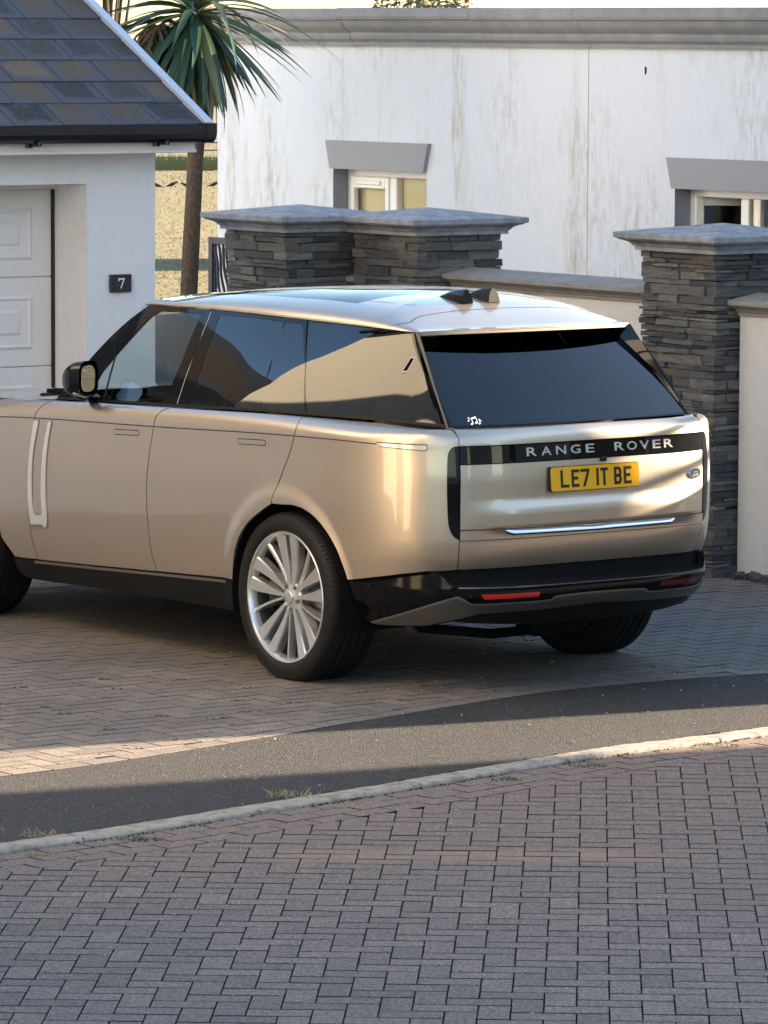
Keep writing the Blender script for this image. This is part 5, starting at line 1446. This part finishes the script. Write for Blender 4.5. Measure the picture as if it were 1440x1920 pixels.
        F = [(i*ns+j, i*ns+(j+1) % ns, (i+1)*ns+(j+1) % ns, (i+1)*ns+j) for i in range(nr) for j in range(ns)]+[tuple(range(ns))]
        m = MB(); m.add(V, F); auto_smooth(m.build('mirror_shell', GB, mr), 50)
        V = [(-.036, s*.100+.056*copysign(abs(cos(a))**.6, cos(a)), .098+.066*copysign(abs(sin(a))**.6, sin(a))) for a in [2*pi*j/28 for j in range(28)]]
        mesh('mirror_glass', V, [tuple(range(28))], MAT['mirror_glass'], mr)
        MB().tube([(.02, -.03*s, -.015), (.02, .05*s, .005), (.01, .12*s, .02)], [.03, .026, .02], 10).build('mirror_arm', GB, mr, True)
        MB().tube([(-.03, s*.05, .012), (-.035, s*.13, .008), (-.02, s*.2, .03)], .006, 6).build('mirror_lamp', MAT['satin_silver'], mr, True)
    # cabin
    cab = MB(); cab.bbox(-.60, 2.2, -.80, .80, .45, .60, .03); cab.build('cabin_floor', MAT['leather_dark'], root)
    V = []; n = 16
    for i in range(n+1):
        for j in range(9):
            v = -.86+1.72*j/8; X = -.5+2.2*i/n; p = Vector(roof(v, X)); V.append(p-Vector((0, 0, .05)))
    mesh('headliner', V, [(i*9+j, (i+1)*9+j, (i+1)*9+j+1, i*9+j+1) for i in range(n) for j in range(8)], MAT['headliner'], root, True)
    d = MB(); d.bbox(1.72, 2.30, -.80, .80, .75, 1.14, .06, 3); d.bbox(1.68, 1.80, -.72, .72, .95, 1.08, .03, 2); d.build('dashboard', MAT['leather_dark'], root)
    MB().bbox(1.66, 1.70, -.14, .22, 1.02, 1.20, .01).build('centre_screen', GB, root)
    for y in (-.40, .40):
        st = empty('front_seat', (1.05, y, .55)); st.parent = root
        MB().bbox(-.28, .30, -.26, .26, -.02, .18, .06, 3).build('seat_cushion', MAT['leather_cream'], st, True)
        b = MB().bbox(-.09, .07, -.26, .26, .10, .80, .06, 3).build('seat_back', MAT['leather_cream'], st, True); b.location = (-.25, 0, .0); b.rotation_euler = (0, radians(-20), 0)
        h = MB().bbox(-.05, .05, -.14, .14, 0, .19, .04, 3).build('headrest', MAT['leather_cream'], st, True); h.location = (-.56, 0, .80); h.rotation_euler = (0, radians(-12), 0)
    st = empty('rear_bench', (.05, 0, .58)); st.parent = root
    MB().bbox(-.25, .28, -.66, .66, -.02, .18, .06, 3).build('seat_cushion', MAT['leather_cream'], st, True)
    b = MB().bbox(-.08, .07, -.66, .66, .1, .72, .05, 3).build('seat_back', MAT['leather_cream'], st, True); b.location = (-.24, 0, 0); b.rotation_euler = (0, radians(-18), 0)
    for y in (-.40, 0, .40):
        h = MB().bbox(-.05, .05, -.13, .13, 0, .17, .04, 3).build('headrest', MAT['leather_cream'], st, True); h.location = (-.50, y, .72)
    w_ = auto_smooth(MB().lathe([(.185, -.012), (.197, 0), (.185, .012), (.173, 0)], 36, axis='z', closed=True).build('steering_wheel', MAT['leather_dark'], root), 60)
    w_.location = (1.55, -.40, 1.02); w_.rotation_euler = (0, radians(-62), 0)
    for s in (1, -1):
        MB().bbox(.56, 1.75, s*.83-.05, s*.83+.05, .6, 1.13, .03).build('door_lining', MAT['leather_cream'], root)
    MB().bbox(-.82, -.35, -.62, .62, 1.08, 1.11, .01).build('parcel_shelf', MAT['leather_dark'], root)
    MB().bbox(1.55, 1.58, -.11, .11, 1.58, 1.65, .015).build('rear_view_mirror', MBk, root)
    # wheels
    w0 = make_wheel(root, 0, 1, None)
    make_wheel(root, 3.008, 1, w0); make_wheel(root, 0, -1, w0); make_wheel(root, 3.008, -1, w0)
    # music-note sticker
    stk = empty('music_note_sticker'); stk.parent = root
    c = Vector(rglass(.562, 1.268)); nn = -Vector(normal(rglass, .562, 1.268)); rgt = Vector((0, 0, 1)).cross(nn).normalized(); up_ = nn.cross(rgt); c = c+nn*.0015
    stk.matrix_local = Matrix(((rgt.x, up_.x, nn.x, c.x), (rgt.y, up_.y, nn.y, c.y), (rgt.z, up_.z, nn.z, c.z), (0, 0, 0, 1)))
    def note(x, y, s, beam):
        m = MB(); k = 12
        def head(hx, hy): m.add([(x+(hx+.0085*cos(2*pi*i/k)*.95+.002*sin(2*pi*i/k))*s, y+(hy+.0062*sin(2*pi*i/k)+.002*cos(2*pi*i/k))*s, 0) for i in range(k)], [tuple(range(k))])
        def quad(*p): m.add([(x+a*s, y+b*s, .0002) for a, b in p], [tuple(range(len(p)))])
        head(0, 0); quad((.0055, 0), (.0085, 0), (.0085, .034), (.0055, .034))
        if beam: head(.026, .006); quad((.0315, .006), (.0345, .006), (.0345, .042), (.0315, .042)); quad((.0055, .026), (.0345, .034), (.0345, .042), (.0055, .034))
        else: quad((.0085, .034), (.0085, .026), (.016, .018), (.018, .012), (.0195, .020))
        return m.build('note', MAT['sticker_white'], stk, fix=False)
    note(-.026, .004, .62, False); note(-.014, -.014, 1.0, True); note(.026, -.014, .8, False)
    return root
simple('trim_white', (.72, .74, .74), .3, .5, .5)
simple('skid_plate', (.22, .205, .185), .36, .85)
simple('lip_grey', (.12, .12, .125), .25, .6)
simple('satin_champ', (.40, .35, .30), .25, .9, .8)
simple('lamp_pale', (.80, .76, .68), .2, .4, 1.0)
car()
# ------------------------------------------------------------------ planting, field, birds
def leaf_mesh(L, w_, droop, up, seed, curl=.0):
    rnd = random.Random(seed); n = 9; V = []; F = []
    for i in range(n+1):
        t = i/n; x = L*t*(1-.10*t*droop); z = L*(up*t-droop*t*t*.62)
        w2 = w_*(.55+.45*min(1, t*4))*(1-t**3.2)*.5+.0006
        sw = curl*t*t
        V += [(x, -w2+sw, z+w2*.28), (x, sw, z), (x, w2+sw, z+w2*.28)]
    for i in range(n):
        for j in (0, 1): F.append((3*i+j, 3*i+j+1, 3*i+4+j, 3*i+3+j))
    return V, F
def palm():
    B = Vector((-1.40, 33.0, GZ(33)))
    root = empty('cabbage_palm', B, 0, label='cabbage palm with drooping sword leaves between the garage and the white house', cat='palm tree')
    m = MB(); m.tube([(-.02, 0, 0), (-.01, 0, .8), (.03, 0, 1.6), (.06, 0, 2.2), (.09, 0, 2.75), (.10, 0, 3.25)], [.066, .062, .060, .058, .066, .05], 12)
    m.V = [(x+random.uniform(-.004, .004), y+random.uniform(-.004, .004), z) for x, y, z in m.V]
    m.build('trunk', MAT['palm_bark'], root, True)
    rnd = random.Random(21); metas = []
    C = Vector((.06, 0, 3.24))
    for i in range(165):
        t = i/165; el = radians(80-174*t**.62+rnd.uniform(-8, 8)); az = i*2.39996+rnd.uniform(-.25, .25)
        L = rnd.uniform(.78, 1.08)*(1 if el > -.6 else .85); dr = rnd.uniform(.55, 1.0) if el > 0 else rnd.uniform(.2, .5)
        V, F = leaf_mesh(L, rnd.uniform(.040, .072), dr, 0, i, rnd.uniform(-.06, .06))
        o = mesh('leaf', V, F, MAT['palm_leaf'], root, True)
        hz = Vector((cos(az), sin(az), 0)); off = hz*.035+Vector((0, 0, -.14*t+.05))
        o.location = C+off; o.rotation_mode = 'XYZ'
        M = Matrix.Rotation(az, 4, 'Z') @ Matrix.Rotation(-el, 4, 'Y') @ Matrix.Rotation(rnd.uniform(-.5, .5), 4, 'X')
        o.rotation_euler = M.to_euler()
    # spent flower panicles hanging on the left
    for k in range(9):
        mb = MB(); az = rnd.uniform(2.6, 3.9); p = C+Vector((0, 0, -.05-.03*k)); stem = []
        for q in range(9):
            t = q/8; stem.append(p+Vector((cos(az)*(.16+.36*t), sin(az)*.35*t, (.10*sin(t*2.6)-.40*t*t))))
        mb.tube(stem, .010, 5)
        for q in range(3, 9):
            for h in range(7):
                a = rnd.uniform(0, 6.28); d = Vector((cos(a)*.5, sin(a)*.5, -rnd.uniform(.4, 1.2))).normalized(); l_ = rnd.uniform(.08, .22)
                e = stem[q]+d*l_+Vector((0, 0, -.014)); mb.tube([stem[q], (stem[q]+e)/2+Vector((0, 0, .015)), e], [.007, .009, .005], 5)
                for b in range(6):
                    c = stem[q].lerp(e, rnd.uniform(.2, 1)); s = rnd.uniform(.006, .012); mb.box(c.x-s, c.x+s, c.y-s, c.y+s, c.z-s, c.z+s, jit=s*.4)
        mb.build('flower_panicle', MAT['panicle'], root)
palm()

def tree(x, y, base, h, r, label, seed, nleaf=2600, ls=.10):
    rnd = random.Random(seed); root = empty('tree', (x, y, base), 0, label=label, cat='tree', group='trees beyond the buildings')
    m = MB(); m.tube([(0, 0, 0), (.1*r, 0, h*.35), (0, .05*r, h*.75)], [r*.09, r*.06, r*.02], 8)
    cl = []
    for i in range(16):
        a = rnd.uniform(0, 6.28); q = rnd.uniform(.15, .8)*r; zz = h*rnd.uniform(.60, .94); c = Vector((q*cos(a)*(1.25-zz/h*.6), q*sin(a)*(1.25-zz/h*.6), zz)); cl.append((c, r*rnd.uniform(.25, .45)))
        m.tube([(0, 0, h*.32), c*.6+Vector((0, 0, h*.1)), c], [r*.03, r*.018, r*.006], 5)
    m.build('trunk', MAT['bark'], root, True)
    V = []; F = []
    for i in range(nleaf):
        c, cr = rnd.choice(cl); d = Vector((rnd.gauss(0, 1), rnd.gauss(0, 1), rnd.gauss(0, .8))); d = d.normalized()*cr*rnd.random()**.35; p = c+d
        u = Vector((rnd.gauss(0, 1), rnd.gauss(0, 1), rnd.gauss(0, 1))).normalized(); v = u.orthogonal().normalized(); s = ls*rnd.uniform(.6, 1.4); k = len(V)
        V += [p-u*s, p+v*s*.5, p+u*s, p-v*s*.5]; F.append((k, k+1, k+2, k+3))
    mesh('crown', V, F, MAT['tree_leaf'], root)
tree(.42, 62, GZ(62), 4.25, 1.15, 'small rounded treetop showing just above the white house\'s parapet', 4, 2600, .05)
tree(-3.15, 52, GZ(52), 6.4, 1.05, 'brownish sunlit tree showing above the garage roof behind the palm', 8, 3600, .055)
tree(-4.6, 60, GZ(60), 7.2, 1.5, 'larger sunlit tree behind the upper edge of the garage roof', 9, 3000, .06)

def far_roof():
    r = empty('distant_house', (.36, 75, GZ(75)), 0, label='distant slate roof peeping above the white house\'s parapet beside a treetop', cat='house')
    MB().box(-1.6, 1.2, 0, 5, 0, 3.2).build('wall', MAT['white_render'], r)
    mesh('roof', [(-1.8, -.2, 3.1), (1.4, -.2, 3.1), (1.4, 5.2, 3.1), (-1.8, 5.2, 3.1), (-.3, 1.2, 4.12), (-.1, 3.8, 4.12)], [(0, 1, 4), (1, 2, 5, 4), (2, 3, 5), (3, 0, 4, 5)], MAT['roof_slate'], r)
far_roof()

def treeline():
    rnd = random.Random(2); V = []; F = []
    for i in range(9000):
        x = rnd.uniform(-90, 60); c = 3.2+2.2*sin(x*.13)+1.3*sin(x*.41+1); y = 520+rnd.uniform(-6, 6); z = GZ(520)+c*rnd.random()**.6
        s = rnd.uniform(.3, .8); u = Vector((rnd.gauss(0, 1), rnd.gauss(0, 1), rnd.gauss(0, 1))).normalized(); v = u.orthogonal().normalized(); p = Vector((x, y, z)); k = len(V)
        V += [p-u*s, p+v*s*.7, p+u*s, p-v*s*.7]; F.append((k, k+1, k+2, k+3))
    tag(mesh('treeline', V, F, MAT['tree_leaf']), 'far wooded treeline beyond the golden field', 'trees', kind='stuff')
treeline()

def field_grass():
    rnd = random.Random(6); V = []; F = []
    for i in range(16000):
        y = 46+(rnd.random()**1.8)*230; x = y*rnd.uniform(-.052, -.031)
        if rnd.random() < .03: x = y*rnd.uniform(-.09, .02)
        h = rnd.uniform(.02, .05)*(1 if y < 150 else 1.6); z = GZ(y); a = rnd.uniform(0, 3.14); w_ = rnd.uniform(.0015, .004)*(1+y/60); lx, ly = rnd.gauss(0, .08), rnd.gauss(0, .08); k = len(V)
        V += [(x-w_*cos(a), y-w_*sin(a), z), (x+w_*cos(a), y+w_*sin(a), z), (x+lx, y+ly, z+h)]; F.append((k, k+1, k+2))
    tag(mesh('grass', V, F, MAT['straw']), 'dry golden stubble grass covering the field', 'grass', kind='stuff')
    V = []; F = []
    for i in range(2600):
        y = rnd.uniform(198, 212); x = y*rnd.uniform(-.06, -.025); z = GZ(y); h = rnd.uniform(.2, .65); w_ = .035; k = len(V); lx = rnd.gauss(0, .15)
        V += [(x-w_, y, z), (x+w_, y, z), (x+lx, y, z+h)]; F.append((k, k+1, k+2))
    tag(mesh('weeds', V, F, MAT['tall_weed']), 'tall green weeds along the foot of the field fence', 'weeds', kind='stuff')
field_grass()

def field_fence():
    y = 214; z = GZ(y)
    r = empty('field_fence', (-8.9, y, z), 0, label='thin metal rail fence crossing the field beyond the palm trunk', cat='fence')
    for i in range(6):
        x = -3.2+1.55*i; MB().box(x-.05, x+.05, -.05, .05, 0, 1.15).build('post', MAT['iron_grey'], r)
    for zz in (.35, .7, 1.05): MB().box(-3.2, 4.6, -.02, .02, zz, zz+.06).build('rail', MAT['iron_grey'], r)
field_fence()

def bird(px, py, D, face, s, label):
    x = (px-720)/8757*D; z = GZ(D)
    V = []; F = []; n = 10; m = 10
    # body from beak to tail: (along, height, half width, half depth)
    S = [(.24, .235, .004, .004), (.205, .24, .012, .013), (.18, .245, .028, .03), (.145, .245, .034, .036), (.11, .22, .036, .042), (.05, .185, .06, .065), (-.03, .16, .066, .07), (-.10, .135, .05, .05), (-.17, .115, .03, .024), (-.27, .09, .034, .008), (-.30, .083, .028, .006)]
    for a, h, w_, d in S:
        for j in range(m): t = 2*pi*j/m; V.append((a*face*s, w_*cos(t)*s, (h+d*sin(t))*s))
    k = len(S)
    F = [(i*m+j, i*m+(j+1) % m, (i+1)*m+(j+1) % m, (i+1)*m+j) for i in range(k-1) for j in range(m)]+[tuple(range(m)), tuple((k-1)*m+j for j in range(m))]
    mb = MB(); mb.add(V, F)
    for q in (-.025, .025): mb.tube([(.0, q*s, .13*s), (-.01*face*s, q*s, .06*s), (.0, q*s, -.01)], .008*s, 5)
    o = mb.build('bird', MAT['bird_black'], None, True); o.location = (x, D, z+.0)
    tag(o, label, 'bird', 'birds feeding in the field')
bird(292, 356, 150, -1, .85, 'black bird in the field half hidden by the garage corner')
bird(321, 353, 151, 1, .9, 'black bird standing in the field just beside the palm trunk, garage side')
bird(347, 355, 150, -1, .8, 'black bird mostly hidden behind the palm trunk')
bird(400, 351, 152, 1, .9, 'black bird in the field close to the white house\'s corner')

def tuft(x, y, n, h, mat, label, spread=.05, z=0.0):
    rnd = random.Random(int((x+9)*1000)); V = []; F = []
    for i in range(n):
        a = rnd.uniform(0, 6.28); q = spread*rnd.random()**.6; bx, by = q*cos(a)*1.6, q*sin(a)*.7; l_ = h*rnd.uniform(.4, 1); tx, ty = bx+rnd.gauss(0, .5)*l_, by+rnd.gauss(0, .4)*l_; w_ = rnd.uniform(.002, .004); b = rnd.uniform(0, 3.14); k = len(V)
        V += [(bx-w_*cos(b), by-w_*sin(b), 0), (bx+w_*cos(b), by+w_*sin(b), 0), ((bx+tx)/2+w_*.7, (by+ty)/2, l_*.65), (tx, ty, l_*.9)]; F += [(k, k+1, k+2), (k, k+2, k+3)]
    o = mesh('weed_tuft', V, F, MAT[mat]); o.location = (x, y, z); tag(o, label, 'weed', 'weeds rooted along the kerb')
tuft(-.915, 17.52, 60, .022, 'green_weed', 'low bright green weed at the road side of the kerb', .06, -.014)
tuft(-.36, 18.47, 45, .045, 'dry_weed', 'tallest dry straw tuft, on the asphalt side of the kerb', .07)
tuft(-1.31, 17.52, 30, .04, 'dry_weed', 'wispy dry tuft by the kerb nearest the picture\'s left edge', .05)
tuft(-1.27, 17.20, 40, .02, 'dry_weed', 'small straw tuft at the road side of the kerb below the wispy tuft', .04, -.014)
tuft(-.18, 18.29, 30, .018, 'dry_weed', 'dull weed in the kerb joint below the tallest straw tuft', .05, -.014)
tuft(.51, 18.99, 50, .018, 'green_weed', 'flat dull green weed at the road side of the kerb towards its middle', .05, -.014)
tuft(.86, 19.36, 45, .018, 'green_weed', 'small green weed against the kerb in the sunlit stretch', .05, -.014)
tuft(1.45, 19.93, 50, .02, 'dry_weed', 'dry weed against the sunlit kerb nearest the right edge', .06, -.014)

def litter():
    rnd = random.Random(14); g = MB(); s = MB(); m = MB()
    for i in range(420):
        x = rnd.uniform(-1.7, 2.1)
        if i < 150: y = rnd.uniform(14.3, 19); z = -.013
        else: y = rnd.uniform(17.5, 23); z = .001
        e, sd, p, d = nearest(KERB, x, y)
        if (z < 0) != (sd > .12): continue
        r = rnd.choice((.0015, .002, .003, .0045)); g.box(x-r, x+r, y-r, y+r, z, z+r*1.2, jit=r*.35)
    for i in range(90):
        t = rnd.random()**1.5*.9; k = rnd.randrange(30, len(KERB)-30); p = KERB[k]; x, y = p[0]-.7*t+rnd.uniform(-.1, .1), p[1]+.7*t+rnd.uniform(-.1, .1)
        a_ = rnd.uniform(0, 3.14); l_ = rnd.uniform(.01, .045); w_ = .0012; dx, dy = cos(a_), sin(a_)
        s.add([(x-dx*l_-dy*w_, y-dy*l_+dx*w_, .002), (x-dx*l_+dy*w_, y-dy*l_-dx*w_, .002), (x+dx*l_+dy*w_, y+dy*l_-dx*w_, .006), (x+dx*l_-dy*w_, y+dy*l_+dx*w_, .006)], [(0, 1, 2, 3)])
    for i in range(130):
        kx, ky = rnd.uniform(10.2, 14.5), rnd.uniform(15.6, 18.6); i0 = round(kx/.1035); p = K(kx, 19+round((ky-19)/.1035)*.1035, 0); e, sd, q, d = nearest(EDGE, p.x, p.y)
        if sd > -.15: continue
        for h in range(7):
            r = rnd.uniform(.003, .007); x, y = p.x+rnd.gauss(0, .02), p.y+rnd.gauss(0, .006); m.box(x-r, x+r, y-r*.6, y+r*.6, -.006, rnd.uniform(.001, .005), jit=.0015)
    # crumbs and dry stalks gathered along the kerb foot
    for i in range(700):
        k = rnd.randrange(20, len(KERB)-20); t = rnd.random(); p = offset_line(KERB[k:k+2], .118+abs(rnd.gauss(0, .012))) if False else None
        a0, b0 = KERB[k], KERB[k+1]; dx, dy = b0[0]-a0[0], b0[1]-a0[1]; n_ = hypot(dx, dy); o_ = .119+abs(rnd.gauss(0, .010))
        if rnd.random() < .35: o_ = -abs(rnd.gauss(0, .014)); z = .0
        else: z = -.014
        if sin(k*1.7)+sin(k*.6+1) < rnd.uniform(-1.6, 1.2): continue
        x, y = a0[0]+dx*t+dy/n_*o_, a0[1]+dy*t-dx/n_*o_; r = rnd.uniform(.0015, .005); m.box(x-r, x+r, y-r, y+r, z-.002, z+rnd.uniform(.001, .007), jit=r*.4)
    tag(g.build('grit', MAT['kerb_concrete'], fix=False), 'pale grit scattered over the asphalt and paving', 'grit', kind='stuff')
    tag(s.build('straw_litter', MAT['straw'], fix=False), 'bits of straw lying on the asphalt', 'straw', kind='stuff')
    tag(m.build('moss', MAT['moss'], fix=False), 'moss and dirt in the paving joints and along the kerb', 'moss', kind='stuff')
simple('moss', (.075, .07, .035), .95)
litter()
